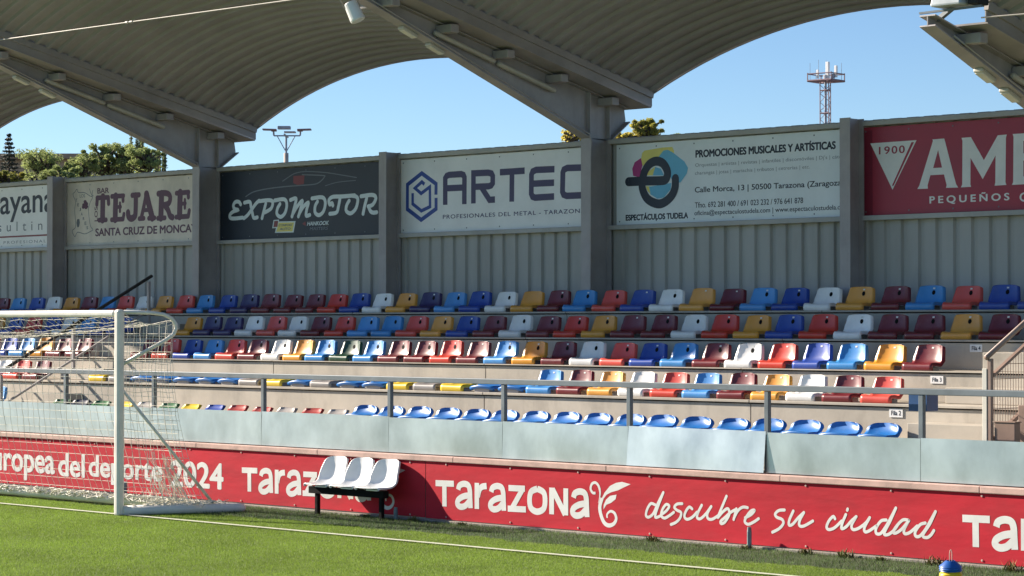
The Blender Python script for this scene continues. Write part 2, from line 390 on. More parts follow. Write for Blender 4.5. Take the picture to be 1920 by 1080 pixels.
# aisle half-steps
xa = PX(1772, 21.4)
for k, kn in (('E', 'D'), ('D', 'C')):
    yn2 = ROW[kn][0]; z0 = ROW[k][1]; h = (ROW[kn][1]-z0)*.52
    m = MB(); m.box(xa, xa+1.5, yn2-.30, yn2+.026, z0+.002, z0+h); m.build('aisle_step', M['concrete'], tr, bevel=.008)
xb = PX(1842, 21.8)
m = MB(); m.box(xb, xb+1.4, ROW['B'][0]-.62, ROW['B'][0]+.026, ROW['C'][1]+.002, PZ(1880, 661, 21.8)); m.build('aisle_step', M['concrete'], tr, bevel=.008)
xa0, xa1 = -30.05, -28.95
for k, kn in (('E', 'D'), ('D', 'C'), ('C', 'B'), ('B', 'A')):
    yn2 = ROW[kn][0]; z0 = ROW[k][1]; h = (ROW[kn][1]-z0)*.52
    m = MB(); m.box(xa0, xa1, yn2-.30, yn2+.026, z0+.002, z0+h); m.build('aisle_step', M['concrete'], tr, bevel=.008)

# row number plates
for px0, px1, py0, py1, k, n in ((1819, 1842, 646, 660, 'B', '4'), (1745, 1769, 705, 719, 'C', '3'), (1668, 1693, 767, 782, 'D', '2')):
    Y = ROW[k][0]+.026; a = P(px0, py1, Y); b = P(px1, py0, Y)
    t = thing('row_plate', ((a.x+b.x)/2, Y, a.z), 'small white plate reading Fila %s on the concrete riser' % n, 'sign', 'row number plates on the risers')
    m = MB(); m.box(a.x, b.x, Y-.006, Y, a.z, b.z); m.build('plate', M['white'], t)
    pen = Pen(Y-.0065); me = text_mesh('Fila '+n, .03); pen.textw(me, a.x+.025, b.x-.02, a.z+.02, b.z-.018); pen.done('lettering', M['darkink'], t)

# ---------------------------------------------------------------- seats
FULL = [(.012,.000,.188),(.000,.010,.192),(.000,.056,.192),(.008,.072,.192),(.028,.079,.190),(.10,.070,.186),(.17,.062,.188),(.215,.068,.193),
        (.245,.095,.195),(.265,.14,.190),(.28,.19,.181),(.293,.243,.172),(.300,.270,.166),(.303,.281,.158),(.304,.287,.140)]
FLAT = [(.012,.000,.192),(.000,.010,.196),(.000,.056,.196),(.008,.072,.196),(.028,.079,.194),(.10,.070,.190),(.17,.066,.192),(.23,.075,.198),(.27,.092,.198),(.30,.102,.190),(.315,.10,.18)]
WEDGE = [(.012,-.03,.180),(.000,-.02,.185),(.000,.010,.187),(.008,.020,.187),(.028,.024,.185),(.10,.030,.182),(.17,.042,.182),(.23,.074,.180),(.265,.106,.168),(.29,.134,.150),(.305,.145,.12)]
BUCK = [(.035,.015,.185),(.012,.025,.196),(.000,.045,.202),(.010,.062,.202),(.04,.062,.202),(.11,.055,.200),(.18,.055,.205),(.23,.075,.210),(.262,.105,.208),(.282,.138,.199),(.292,.163,.182),(.298,.180,.156),(.302,.190,.122),(.304,.194,.085)]
def seat_mesh(kind):
    prof = {'full': FULL, 'flat': FLAT, 'bucket': BUCK, 'scoop': [(y, z if r < 8 else .075+(z-.075)*.45, h) for r, (y, z, h) in enumerate(BUCK)], 'wedge': WEDGE}[kind]; nu = 13; us = np.linspace(-1, 1, nu)
    vs = []; nr = len(prof); cols = nu+2
    for r, (y, z, hw) in enumerate(prof):
        pan = 1 if 5 <= r <= 8 else (.5 if r in (4, 9) else 0)
        back = 0 if r < 7 else min(1, (r-6)/3)
        row = []
        for u in us:
            dz = .024*pan*abs(u)**3; dy = -.040*back*abs(u)**2.6
            if kind in ('bucket', 'scoop') and r < 5: dz += .028*(1-u*u); dy += .03*u*u
            if kind == 'full' and r >= 12: dz -= .007*abs(u)**4
            row.append((u*hw, y+dy, z+dz))
        l, rr = row[0], row[-1]
        if r < 4: sk = (0, .03, 0)
        elif r < 8: sk = (0, 0, -.04)
        else: sk = (0, .045, -.01)
        vs += [(l[0]-.004, l[1]+sk[1], l[2]+sk[2])] + row + [(rr[0]+.004, rr[1]+sk[1], rr[2]+sk[2])]
    top = [(v[0], v[1]+.04, v[2]-.012) for v in vs[-cols:]]; vs += top; nr += 1
    fs = [(r*cols+c, r*cols+c+1, (r+1)*cols+c+1, (r+1)*cols+c) for r in range(nr-1) for c in range(cols-1)]
    me = bpy.data.meshes.new('seat_shell_'+kind); me.from_pydata(vs, [], fs); me.shade_smooth(); me.materials.append(SM['w'])
    return me
SHELL = {k: seat_mesh(k) for k in ('full', 'flat', 'bucket', 'scoop', 'wedge')}
bm_ = MB(); bm_.box(-.13, .13, .05, .24, -.004, .045); bm_.box(-.19, .19, .08, .20, .045, .056)
def rawmesh(mb, name, m):
    me = bpy.data.meshes.new(name); me.from_pydata(mb.v, [], mb.f); me.materials.append(m); return me
BRK = rawmesh(bm_, 'seat_bracket', M['steel'])
def back_y(x, z):
    for (y0, z0, w0), (y1, z1, w1) in zip(FULL[7:], FULL[8:]):
        if z0 <= z <= z1:
            t = (z-z0)/(z1-z0); return y0+(y1-y0)*t - .040*min(1, 1)*abs(x/(w0+(w1-w0)*t))**2.6
    return .29
def patch(cx, cz, rx, rz, n):
    vs = []
    for k in range(n):
        a = 2*math.pi*(k+.5)/n; x = cx+rx*math.cos(a); z = cz+rz*math.sin(a); vs.append((x, back_y(x, z)-.003, z))
    vs.append((cx, back_y(cx, cz)-.0035, cz))
    mb = MB(); mb.add(vs, [(n, (k+1) % n, k) for k in range(n)]); return mb
CREST = rawmesh(patch(.018, .203, .024, .028, 14), 'crest_sticker', M['black'])
TAGM = rawmesh(patch(.018, .252, .021, .013, 4), 'number_tag', M['wprint'])
mb = MB(); mb.add([(-.02,-.003,.036),(.02,-.003,.036),(.02,-.003,.052),(-.02,-.003,.052)], [(0,1,2,3)])
SIGNPX = [(-999, 88, 'ayana sign'), (88, 366, 'cream bar sign'), (366, 716, 'black sign'), (716, 1095, 'hexagon sign'), (1095, 1580, 'e-logo sign'), (1580, 9999, 'crimson sign')]
ROWN = {'A': 'top row', 'B': 'second row', 'C': 'third row', 'D': 'fourth row', 'E': 'front row'}
ORD = 'first second third fourth fifth sixth seventh eighth ninth tenth eleventh twelfth thirteenth fourteenth fifteenth sixteenth seventeenth eighteenth'.split()
seats = []
def row(k, px, cols, kind='full', crest=True, tg=True):
    yb = ROW[k][2]
    for p, c in zip(px, cols):
        seats.append(dict(row=k, x=PX(p, yb)-.166, px=p-20, c=c, kind=kind if not isinstance(kind, list) else kind.pop(0), crest=crest, tag=tg))
row('A', [20,50,85,117.5,150,184.5,218,253,288,325.8,365.8,404,446,487,527.5,568.8,610.8,652.5,695.5,738,782.5,829,875,922.5,971,1021,1071,1120,1175.5,1229,1284,1341,1399,1457,1517,1578,1640,1706.7,1772.5,1842,1913,1986],
    'mlbwomlrworlbpmmmrbwoplbwomlrbwomlbwomlrbb')
row('B', [11,46,79.5,117.5,150,182,217,253,380,418,457,497,538.8,579.5,623,667.5,712,757,803.8,850,900,950,1000,1052,1103,1157,1212,1270,1327.5,1386,1445.6,1507.5,1571,1636.7,1703,1772.5,1842,1914],
    'obrbwlbb'+'oppwrwmrllrobmwmromm'+'wrobrwmmom')
row('C', [3,36,69,104,139,176,302,341,381,421,463,505,549,591,633,679,724,772,821,870.5,921,973], 'rblomm'+'mrblrmwolglmmrml')
row('C', [1027,1082,1137,1194,1251,1309,1371,1432.5], 'omwrblmw')
row('C', [1496,1561,1628,1698,1770.5], 'rblom', crest=False)
row('D', [27,60,97], 'wrm', crest=False)
dpx = [1057,1114,1172.5,1231,1293,1354,1420,1484,1551,1620.5,1694]
row('D', dpx, 'lmowrlmowmr', crest=False)
x0 = PX(1057, ROW['D'][2])-.166
for i, c in enumerate('bbykybbkbykbbbbbky'):
    x = x0-.5*(i+1)
    seats.append(dict(row='D', x=x, px=0, c=('B' if c == 'b' else c), kind=('scoop' if c == 'b' else 'flat'), crest=False, tag=False))
row('E', [709,759,811,865,919,972,1030,1089,1147,1210,1270,1336,1404,1472,1541,1614,1687], 'B'*17, kind='bucket', crest=False, tg=False)
row('E', [137,172,211,255,295,339,380,425,469,514,560,610,657], 'GnGykGybRRkRk', kind='wedge', crest=False, tg=False)
row('E', [14], 'l', crest=False)
def topx(x, y, z):
    d = Vector((x, y, z-CAMZ)); f = d.dot(_fw); return 960+F*d.dot(_rt)/f
for s in seats:
    s['px'] = topx(s['x'], ROW[s['row']][2], ROW[s['row']][1]+.2)
    s['sign'] = [n for a, b, n in SIGNPX if a <= s['px'] < b][0]
def cname(s): return SEATC[s['c']][0]
for k in 'ABCDE':
    L_ = sorted([s for s in seats if s['row'] == k], key=lambda s: s['x'])
    for i, s in enumerate(L_):
        near = []
        for j in (i-1, i+1):
            if 0 <= j < len(L_) and abs(L_[j]['x']-s['x']) < .75: near.append(cname(L_[j]))
        kd = 'seat' if s['kind'] == 'full' else ('scoop seat' if s['kind'] in ('bucket', 'scoop') else 'backless seat')
        s['kd'] = kd
        if len(near) == 2: nb = ('between two %s ones' % near[0]) if near[0] == near[1] else 'between %s and %s ones' % tuple(near)
        elif near: nb = 'at a gap beside a %s one' % near[0]
        else: nb = 'standing alone'
        s['label'] = '%s %s, %s, %s, below %s' % (cname(s), kd, ROWN[k], nb, s['sign'])
    from collections import Counter
    cnt = Counter(s['label'] for s in L_); ordn = Counter()
    for s in L_:
        key = (cname(s), s['kd'], s['sign']); ordn[key] += 1
        if cnt[s['label']] > 1 or len(s['label'].replace('-', ' ').split()) > 16: s['label'] = '%s %s %s from the left in the %s below the %s' % (ORD[ordn[key]-1], cname(s), s['kd'], ROWN[k], s['sign'])
for s in seats:
    yn, zt, yb, zu = ROW[s['row']]
    root = thing('stadium_seat', (s['x'], yb-.30, zt-(.022 if s['kind'] == 'wedge' else 0)), s['label'], 'seat', 'plastic seats in the rows of the stand')
    root.rotation_euler = (random.uniform(-.02, .03), random.uniform(-.012, .012), random.uniform(-.03, .03)); sq = 1+random.uniform(-.01, .01); root.scale = (sq, 1, sq)
    parts = [('shell', SHELL[s['kind']]), ('bracket', BRK)]
    if s['crest'] and s['kind'] == 'full' and random.random() < .93: parts.append(('crest_sticker', CREST))
    if s['tag'] and s['kind'] == 'full' and random.random() < .95: parts.append(('number_tag', TAGM))
    for n_, me in parts:
        o = bpy.data.objects.new(n_, me); C.objects.link(o); o.parent = root
        if n_ == 'shell': o.material_slots[0].link = 'OBJECT'; o.material_slots[0].material = SM[s['c']]

# ---------------------------------------------------------------- rear wall, posts, signs
FX = [-54.46, -46.12, -37.78, -29.44, -21.10, -12.76]
PXS = [-41.9, -33.56, -25.22, -16.93, -8.6]
WY = 24.0
rw = thing('rear_wall', (-22, WY, 2.4), 'grey ribbed metal cladding wall behind the top row of seats', 'wall')
def ribbed(mb, x0, x1, z0, z1, Y, pitch=.25, dep=.035):
    prof = []; x = x0
    while x < x1:
        for dx, dy in ((0, 0), (.155, 0), (.175, dep), (.23, dep)): prof.append((x+dx, Y+dy))
        x += pitch
    n = len(prof); vs = [(a, b, z0) for a, b in prof]+[(a, b, z1) for a, b in prof]
    mb.add(vs, [(i, i+1, n+i+1, n+i) for i in range(n-1)])
m = MB(); ribbed(m, -46, -6.5, 2.3, 4.872, WY); o = m.build('cladding', M['clad'], rw); o.modifiers.new('t', 'SOLIDIFY').thickness = .004
allx = sorted(FX[1:]+PXS)
for a, b in zip(allx, allx[1:]):
    m = MB(); m.box(a+.10, b-.085, WY-.11, WY-.003, 4.79, 4.85); m.build('top_rail', M['clad'], rw, bevel=.004)
    m = MB(); m.box(a+.10, b-.085, WY-.11, WY-.003, 3.625, 3.685); m.build('sill_rail', M['clad'], rw, bevel=.004)
def ibeam_col(mb, x, y0, y1, z0, z1, wf, tf=.016):
    mb.box(x-wf/2, x+wf/2, y0, y0+tf, z0, z1); mb.box(x-wf/2, x+wf/2, y1-tf, y1, z0, z1); mb.box(x-.006, x+.006, y0+tf-.001, y1-tf+.001, z0, z1)
postlab = ['beside the far left frame', 'between the ayana sign and the cream bar sign', 'between the black sign and the hexagon sign', 'between the e-logo sign and the crimson sign', 'beyond the right end of the crimson sign']
for x, lb in zip(PXS, postlab):
    m = MB(); ibeam_col(m, x, 23.66, 23.96, 2.3, 4.885, .155)
    tag(m.build('steel_post', M['steel']), 'short grey steel wall post '+lb, 'post', 'steel wall posts')

SY = WY-.03                                              # front face of the sign boards
def board(name, pxl, xr, label, m, z0=3.69, z1=4.776):
    x0 = PX(pxl, SY) if pxl is not None else None
    t = thing(name, ((x0+xr)/2, SY, z0), label, 'sign', 'advertising signs along the back wall')
    mb = MB(); mb.box(x0, xr, SY, SY+.022, z0, z1); mb.build('board', m, t, bevel=.003)
    sc_ = MB(); k = int((xr-x0)/.62)
    for q in range(k+1):
        for z in (z0+.045, z1-.05):
            X = x0+.06+(xr-x0-.12)*q/k; sc_.add([(X+.011*math.cos(a_), SY-.004, z+.011*math.sin(a_)) for a_ in np.linspace(0, 5.5, 8)], [tuple(range(8))])
    sc_.build('screw_heads', M['greyink'], t, fixn=False)
    return t, x0
LY = SY-.0008
# 1: ayana
t, _ = board('advertising_sign', -210, PXS[1]+.02, 'white sign reading ayana with a red line, leftmost on the wall', M['wtxt'])
zm = (0, 330, 7.715)
p = Pen(LY, zm); p.text('ayana', 3, 790, (165, 668), (560, 272), .012); p.done('lettering', M['darkink'], t)
p = Pen(LY, zm); p.text('sultin', -25, 615, (120, 803), (460, 650), 0, 0, 1.8); p.done('lettering', M['greyink'], t)
p = Pen(LY, zm); p.text('PROFESIONAL', 55, 668, (120, 982), (560, 922), 0, 0, 1.35); p.done('lettering', M['midink'], t)
p = Pen(LY, zm); p.stroke([(-900, 930), (700, 852)], .028, smooth=False, cap=False); p.done('red_line', M['redink'], t)
# 2: bar sign
t, _ = board('advertising_sign', 121, FX[3]+.02, 'weathered cream bar sign reading TEJARES in plum slab letters', M['tejboard'])
zm = (110, 320, 6.75)
p = Pen(LY, zm)
ST, BR = .135, .082
for pts, wd in (
  ([(560,335),(555,620)], ST), ([(485,345),(630,338)], BR), ([(489,345),(483,425)], .09), ([(628,340),(632,415)], .09), ([(510,627),(602,622)], BR),
  ([(722,325),(715,615)], ST), ([(672,326),(822,318)], BR), ([(812,320),(815,380)], .08), ([(722,462),(785,458)], .065), ([(776,410),(776,515)], .06), ([(670,622),(815,612)], BR), ([(815,612),(826,550)], .08),
  ([(930,312),(1018,306)], .09), ([(977,315),(972,540),(950,590),(915,605),(885,580),(878,530)], ST*.86), 
  ([(1108,300),(1075,470),(1045,600)], .09), ([(1112,300),(1150,460),(1185,595)], ST), ([(1070,500),(1165,496)], .07), ([(1020,608),(1078,603)], BR), ([(1140,603),(1215,597)], BR),
  ([(1303,295),(1293,595)], ST), ([(1262,292),(1340,283),(1395,300),(1412,350),(1390,415),(1310,440)], .1), ([(1345,440),(1385,500),(1410,570),(1440,590)], ST*.8), ([(1255,603),(1345,597)], BR),
  ([(1538,280),(1530,578)], ST), ([(1490,285),(1645,272)], BR), ([(1637,275),(1642,335)], .08), ([(1538,422),(1604,414)], .065), ([(1597,368),(1597,472)], .06), ([(1487,588),(1640,577)], BR), ([(1640,577),(1653,505)], .08),
  ([(1860,310),(1800,270),(1745,310),(1765,400),(1840,450),(1850,540),(1790,575),(1735,545)], .1)):
    p.stroke(pts, wd)
p.done('lettering', M['plum'], t)
p = Pen(LY, zm); p.text('BAR', 490, 638, (495, 292), (635, 212), .025); p.text('SANTA CRUZ DE MONCAYO', 466, 1835, (480, 832), (1500, 683), .035); p.text('LOS', 455, 495, (470, 642), (490, 455), .02, rot=True); p.done('lettering', M['plum'], t)
p = Pen(LY, zm)
p.stroke([(180,290),(205,270),(232,235),(250,275),(330,280),(395,320),(430,335),(400,400),(378,500),(400,690),(432,745),(400,770),(330,800),(240,780),(205,835),(172,760),(215,705),(203,500),(215,400),(190,330),(180,290)], .012, cap=False)
p.stroke([(390,230),(415,300),(440,320)], .012); p.stroke([(430,250),(420,330)], .012)
for i, ch in enumerate('TEJARES'): 
    x = 215+i*23; y = 395+i*58; p.text(ch, x, x+22, (x, y), (x, y-40), .02)
p.text('LOS', 268, 334, (275, 342), (330, 296), .01)
p.poly([(232,615),(262,610),(268,660),(255,715),(235,715),(225,660)])
p.done('emblem', M['greyink'], t)
p = Pen(LY, zm)
for cx, cy, r in ((335,395,20),(350,420,22),(318,435,20),(312,462,18),(345,462,22),(362,455,14)):
    p.layer += 1; p.poly([(cx+r*math.cos(a), cy+r*1.2*math.sin(a)) for a in np.linspace(0, 6.0, 10)], lift=.0004*p.layer)
p.done('emblem', M['plum'], t)
# 3: black sign
t, _ = board('advertising_sign', 413, PXS[2]+.02, 'black sign reading EXPOMOTOR in silver script under a car outline', M['expoboard'])
zm = (400, 300, 6); EW = .088
p = Pen(LY, zm)
for pts in ([(308,500),(285,470),(245,475),(225,515),(240,550),(275,562),(225,580),(188,615),(190,650),(235,658),(330,648)],
  [(350,480),(410,472),(425,530),(440,600),(455,650),(495,645)], [(515,458),(480,490),(430,560),(385,620),(345,655)],
  [(520,463),(630,452),(668,475),(650,545),(580,590)], [(590,490),(572,560),(548,655)],
  [(690,455),(795,442),(826,495),(808,590),(760,640),(716,608),(722,545),(750,495)],
  [(868,450),(930,435),(912,530),(885,635)], [(898,600),(945,520),(1000,460),(985,540),(957,635)], [(965,610),(1010,530),(1068,480),(1050,560),(1045,625),(1085,618)],
  [(1110,432),(1225,420),(1260,475),(1240,575),(1190,620),(1146,592),(1146,520),(1172,468)],
  [(1345,512),(1335,485),(1310,500),(1302,450),(1345,415),(1450,410),(1590,398)], [(1425,430),(1408,520),(1385,590),(1310,605)],
  [(1560,402),(1612,415),(1625,460),(1600,550),(1545,600),(1496,572),(1500,510),(1528,458)],
  [(1662,408),(1790,393),(1828,428),(1795,500),(1742,522)], [(1725,430),(1702,520),(1685,605)], [(1745,520),(1768,575),(1800,592),(1838,588)]):
    p.stroke(pts, EW*.70)
p.done('lettering', M['expoink'], t)
p = Pen(LY, zm)
p.stroke([(365,412),(450,360),(600,325),(800,300),(1000,285),(1150,270),(1215,232),(1250,188),(1230,174),(1000,165)], .018)
p.stroke([(780,238),(850,190),(920,150),(1040,130),(1250,140),(1450,170),(1610,197)], .014); p.stroke([(1260,290),(1400,250),(1600,230)], .012)
p.done('car_outline', M['greyink'], t)
p = Pen(LY, zm); p.poly([(900,180),(1025,172),(1018,270),(950,282),(898,260)], lift=-.0002); p.done('crest', M['redink'], t)
p = Pen(LY, zm); p.poly([(722,692),(925,688),(903,815),(692,820)]); p.done('badge', M['expoink'], t); p = Pen(LY-.0003, zm); p.poly([(678,675),(740,670),(728,765),(662,768)]); p.done('badge', M['expoink'], t); p = Pen(LY, zm); p.text('HANKOOK', 1055, 1302, (1060, 740), (1298, 683), .03, .25); p.done('lettering', M['expoink'], t)
p = Pen(LY-.001, zm); p.poly([(735,706),(908,702),(890,802),(708,807)]); p.done('badge', M['yellowink'], t)
p = Pen(LY-.002, zm); p.poly([(686,686),(730,683),(720,752),(675,756)]); p.done('badge', M['redink'], t); p = Pen(LY-.0005, zm); p.poly([(1000,718),(1035,690),(1042,745)]); p.done('badge', M['redink'], t)
p = Pen(LY-.0025, zm); p.text('CONFORT', 738, 895, (740, 748), (890, 716), .02, .2); p.text('AUTO', 745, 870, (745, 792), (870, 758), .03, .2); p.text('MASTERS', 1085, 1292, (1090, 792), (1290, 748), .02, .2); p.done('lettering', M['midink'], t)
# 4: hexagon sign
t, _ = board('advertising_sign', 751, FX[4]+.02, 'white sign reading ARTEC with a blue hexagon logo', M['wtxt'])
zm = (740, 290, 5.333); AW = .092
p = Pen(LY, zm)
for pts in ([(505,502),(506,235),(520,212),(545,202),(665,194),(688,203),(698,228),(696,495)], [(520,336),(690,329)],
  [(787,488),(788,187),(935,180),(968,188),(981,215),(980,285),(965,308),(940,316),(795,322)], [(870,330),(948,452),(1003,448)],
  [(1052,176),(1300,160)], [(1173,190),(1170,470)],
  [(1598,145),(1415,152),(1380,168),(1368,200),(1366,390),(1378,420),(1405,430),(1594,418)], [(1385,290),(1594,280)],
  [(2010,125),(1725,133),(1692,150),(1682,180),(1678,370),(1690,400),(1720,412),(2010,400)]):
    p.stroke(pts, AW, smooth=False, cap=False)
p.text('PROFESIONALES DEL METAL - TARAZONA', 482, 1908, (500, 642), (1840, 540), .012, 0, 1.15)
p.done('lettering', M['navy'], t)
p = Pen(LY, zm)
p.stroke([(413,400),(414,292),(271,186),(128,300),(127,545),(265,652),(414,542),(414,432)], .062, smooth=False, cap=False)
p.stroke([(298,296),(272,272),(203,335),(265,388),(352,322),(354,520),(267,562),(180,492),(180,385)], .052, smooth=False, cap=False)
p.done('emblem', M['blueink'], t)
# 5: e-logo sign
t, _ = board('advertising_sign', 1156, PXS[3]+.02, 'white sign with a dark letter e on coloured shapes and small text', M['wtxt2'])
zm = (1150, 260, 6.75)
p = Pen(LY, zm); p.poly([(365,180),(395,150),(620,112),(745,104),(768,150),(765,260),(500,330),(340,345),(352,250)]); p.poly([(425,465),(445,415),(530,355),(500,465)], lift=.0003); p.poly([(412,600),(462,605),(470,705),(430,655)], lift=.0003); p.done('print', M['yellowink'], t)
p = Pen(LY-.001, zm); p.poly([(350,245),(270,300),(240,380),(250,470),(330,490),(368,340)]); p.done('print', M['magenta'], t)
p = Pen(LY-.001, zm); p.poly([(575,225),(635,150),(690,140),(760,180),(900,290),(945,370),(930,440),(850,555),(760,560),(680,400)]); p.poly([(500,465),(530,358),(600,380),(640,465)]); p.poly([(452,610),(735,560),(725,640),(640,745),(560,760),(470,705)], lift=.0004); p.done('print', M['cyan'], t)
p = Pen(LY-.003, zm); p.stroke([(192,545),(400,536),(600,532),(662,515),(685,450),(672,380),(620,308),(540,285),(455,325),(395,420),(368,530),(370,640),(430,760),(545,822),(640,808),(735,725),(780,620),(785,505)], .122); p.done('print', M['darkink'], t)
p = Pen(LY, zm); p.text('ESPECTÁCULOS TUDELA', 155, 946, (170, 1040), (940, 912), .05); p.done('lettering', M['darkink'], t)
zm = (1290, 250, 6.353)
p = Pen(LY, zm); p.text('PROMOCIONES MUSICALES Y ARTÍSTICAS', 88, 1760, (95, 292), (1440, 88), .05)
p.text('Calle Morca, 13 | 50500 Tarazona (Zaragoza)', 80, 1850, (600, 702), (1400, 572), .018)
p.text('Tfno. 692 281 400 / 691 023 232 / 976 641 878', 80, 1370, (590, 866), (1000, 780), .012)
p.text('oficina@espectaculostudela.com | www.espectaculostudela.com', 75, 1905, (990, 958), (1000, 880), .010); p.done('lettering', M['darkink'], t)
p = Pen(LY, zm); p.text("Orquestas | artistas | revistas | infantiles | discomóviles | Dj's | cátering", 85, 1935, (360, 396), (1200, 290), 0)
p.text('charangas | jotas | mariachis | tributos | cetrerías | etc.', 82, 1450, (360, 492), (1200, 390), 0); p.done('lettering', M['midink'], t)
# 6: crimson sign
t, xs0 = board('advertising_sign', 1617, PXS[4]+.02, 'crimson sign reading AMB with a white triangle marked 1900', M['ambboard'])
zm = (1600, 210, 5.4)
p = Pen(LY, zm); p.poly([(105,190),(192,184),(196,1046),(108,1052)], lift=-.0005); p.done('dark_edge', M['ambdark'], t)
p = Pen(LY, zm); p.poly([(172,318),(640,285),(397,788)])
p.poly([(648,780),(668,745),(806,292),(800,278),(920,268),(926,288),(1040,730),(1062,765),(938,768),(945,740),(918,632),(780,640),(752,742),(755,776)], [(858,385),(808,568),(898,562)])
p.poly([(1095,262),(1190,254),(1322,487),(1462,236),(1553,228),(1545,262),(1540,710),(1550,738),(1430,746),(1437,715),(1440,440),(1310,680),(1187,465),(1185,730),(1192,758),(1088,763),(1102,735),(1105,292)])
p.poly([(1613,223),(1850,208),(1930,235),(1950,300),(1935,410),(1885,445),(1960,490),(1985,570),(1965,670),(1880,724),(1605,738),(1618,710),(1622,250)], [(1722,292),(1840,288),(1850,405),(1722,418)], [(1722,492),(1850,485),(1868,640),(1722,652)])
p.text('PEQUEÑOS', 768, 1578, (800, 940), (1310, 812), .03, 0, 1.5); p.text('C', 1680, 1760, (1710, 908), (1720, 815), .03)
p.done('lettering', M['ambink'], t)
p = Pen(LY-.0025, zm); p.poly([(588,306),(614,304),(408,745),(390,748)]); p.text('1900', 258, 520, (280, 430), (500, 338), .015, 0, 1.2); p.done('lettering', M['ambboard'], t)

# ---------------------------------------------------------------- red banners on the perimeter wall
def cloth(x0, x1, Y, z0, z1, seed):
    nx = int((x1-x0)/.06); nz = 14; vs = []; fs = []
    for k in range(nz+1):
        for j in range(nx+1):
            u = j/nx; v = k/nz; X = x0+(x1-x0)*u
            d = .0003*math.sin(X*5.1+seed)*math.sin(v*3.1) + .0002*math.sin(v*11+X*.8+seed)
            vs.append((X, Y+d, z0+(z1-z0)*v))
    for k in range(nz):
        for j in range(nx): q = k*(nx+1)+j; fs.append((q, q+1, q+nx+2, q+nx+1))
    mb = MB(); mb.add(vs, fs); return mb
XJ = PX(799, YB)
BY = YB-.006; TY = BY-.0016
b1 = thing('banner', (-25, BY, .04), 'red banner reading europea del deporte 2024, behind goal and bench', 'banner', 'red banners along the pitch')
o = cloth(-45, XJ-.006, BY, .045, .712, 1.3).build('cloth', M['redcloth'], b1, smooth=True)
b2 = thing('banner', (-15, BY, .04), 'red banner reading descubre su ciudad, right of the bench', 'banner', 'red banners along the pitch')
cloth(XJ+.004, -6, BY, .04, .714, 4.1).build('cloth', M['redcloth'], b2, smooth=True)
for b, a0, a1 in ((b1, -34.0, XJ), (b2, XJ+.35, -6)):
    m = MB(); x = a0
    while x < a1:
        for z in (.69, .068): m.lathe([(.0, .0), (.010, .0), (.012, .006), (0, .008)], (0, 0, 0), 8); n0 = len(m.v)-32; m.v[n0:] = [(vx+x, TY+.001-vz, vy+z) for vx, vy, vz in m.v[n0:]]
        x += 1.05
    m.build('eyelets', M['coping'], b)
p = Pen(TY, (0, 780, 3.6))
for wd_ in (('uropea', -48, 372, (150, 432), (330, 268)), ('del', 394, 574, (480, 413), (450, 251)), ('deporte', 600, 1097, (820, 470), (665, 266)), ('2024', 1150, 1510, (1290, 484), (1380, 312))):
    p = Pen(TY, (0, 780, 3.6)); p.text(*wd_, .028); p.done('lettering', M['wprint'], b1)
TZ = Pen(TY, (800, 880, 5.818)); tx0 = TZ.pt((97, 117)).x; zt = TZ.pt((97, 119)).y; zb = TZ.pt((190, 406)).y
TW = .073; TA = [[(345,222),(358,178),(405,158),(452,174),(470,225),(474,310),(479,424)], [(470,283),(400,296),(346,332),(336,378),(368,408),(420,398),(468,345)]]
TLET = [(0, [[(97,150),(297,158)], [(193,170),(195,405)]], .072), (0, TA, TW), (0, [[(548,148),(548,432)], [(556,300),(574,225),(606,190),(654,182)]], TW), (359, TA, TW),
        (0, [[(893,203),(1072,212)], [(1040,228),(928,430)], [(885,428),(1083,438)]], .070), (0, [[(1207,212),(1140,245),(1122,335),(1140,425),(1207,462),(1275,430),(1292,340),(1275,252),(1207,212)]], TW),
        (0, [[(1363,200),(1363,490)], [(1372,215),(1512,495)], [(1518,208),(1518,502)]], TW), (1254, TA, TW)]
def tarazona(parent, X0, nmax=8, emblem=True):
    p = Pen(TY, (800, 880, 5.818))
    for sh, strokes, wd in TLET[:nmax]:
        p.dX = X0-tx0 + (TZ.pt((305+sh, 300)).x-TZ.pt((305, 300)).x if sh else 0)
        for q in strokes: p.stroke(q, wd, smooth=len(q) > 2, cap=False)
    p.done('lettering', M['wprint'], parent)
    if emblem:
        p = Pen(TY, (1080, 890, 5.333), dX=X0-tx0)
        p.poly([(240,300),(258,235),(285,180),(340,112),(400,82),(460,72),(545,96),(480,126),(420,156),(350,176),(305,200),(272,245)], lift=-.0006)
        p.poly([(274,348),(278,300),(300,250),(340,212),(405,200),(396,245),(350,282),(305,300)])
        p.stroke([(312,432),(312,395),(345,366),(384,384),(402,440),(378,490),(330,508),(284,482),(250,405),(238,320),(260,235)], .036, taper=lambda t: .55+.75*min(1, t*1.6))
        p.stroke([(195,184),(166,180),(146,140),(160,92),(195,80),(225,112),(240,170),(236,230),(222,286)], .030, taper=lambda t: 1.0 if t < .7 else 1.0-.9*(t-.7)/.3)
        p.done('emblem', M['wprint'], parent)
tarazona(b2, tx0)
tarazona(b1, Pen(TY, (440, 860, 5.333)).pt((72, 80)).x)
tarazona(b2, Pen(TY, (1440, 780, 3.6)).pt((1312, 668)).x, 8, False)
p = Pen(TY, (1080, 890, 5.333)); SW = .0315
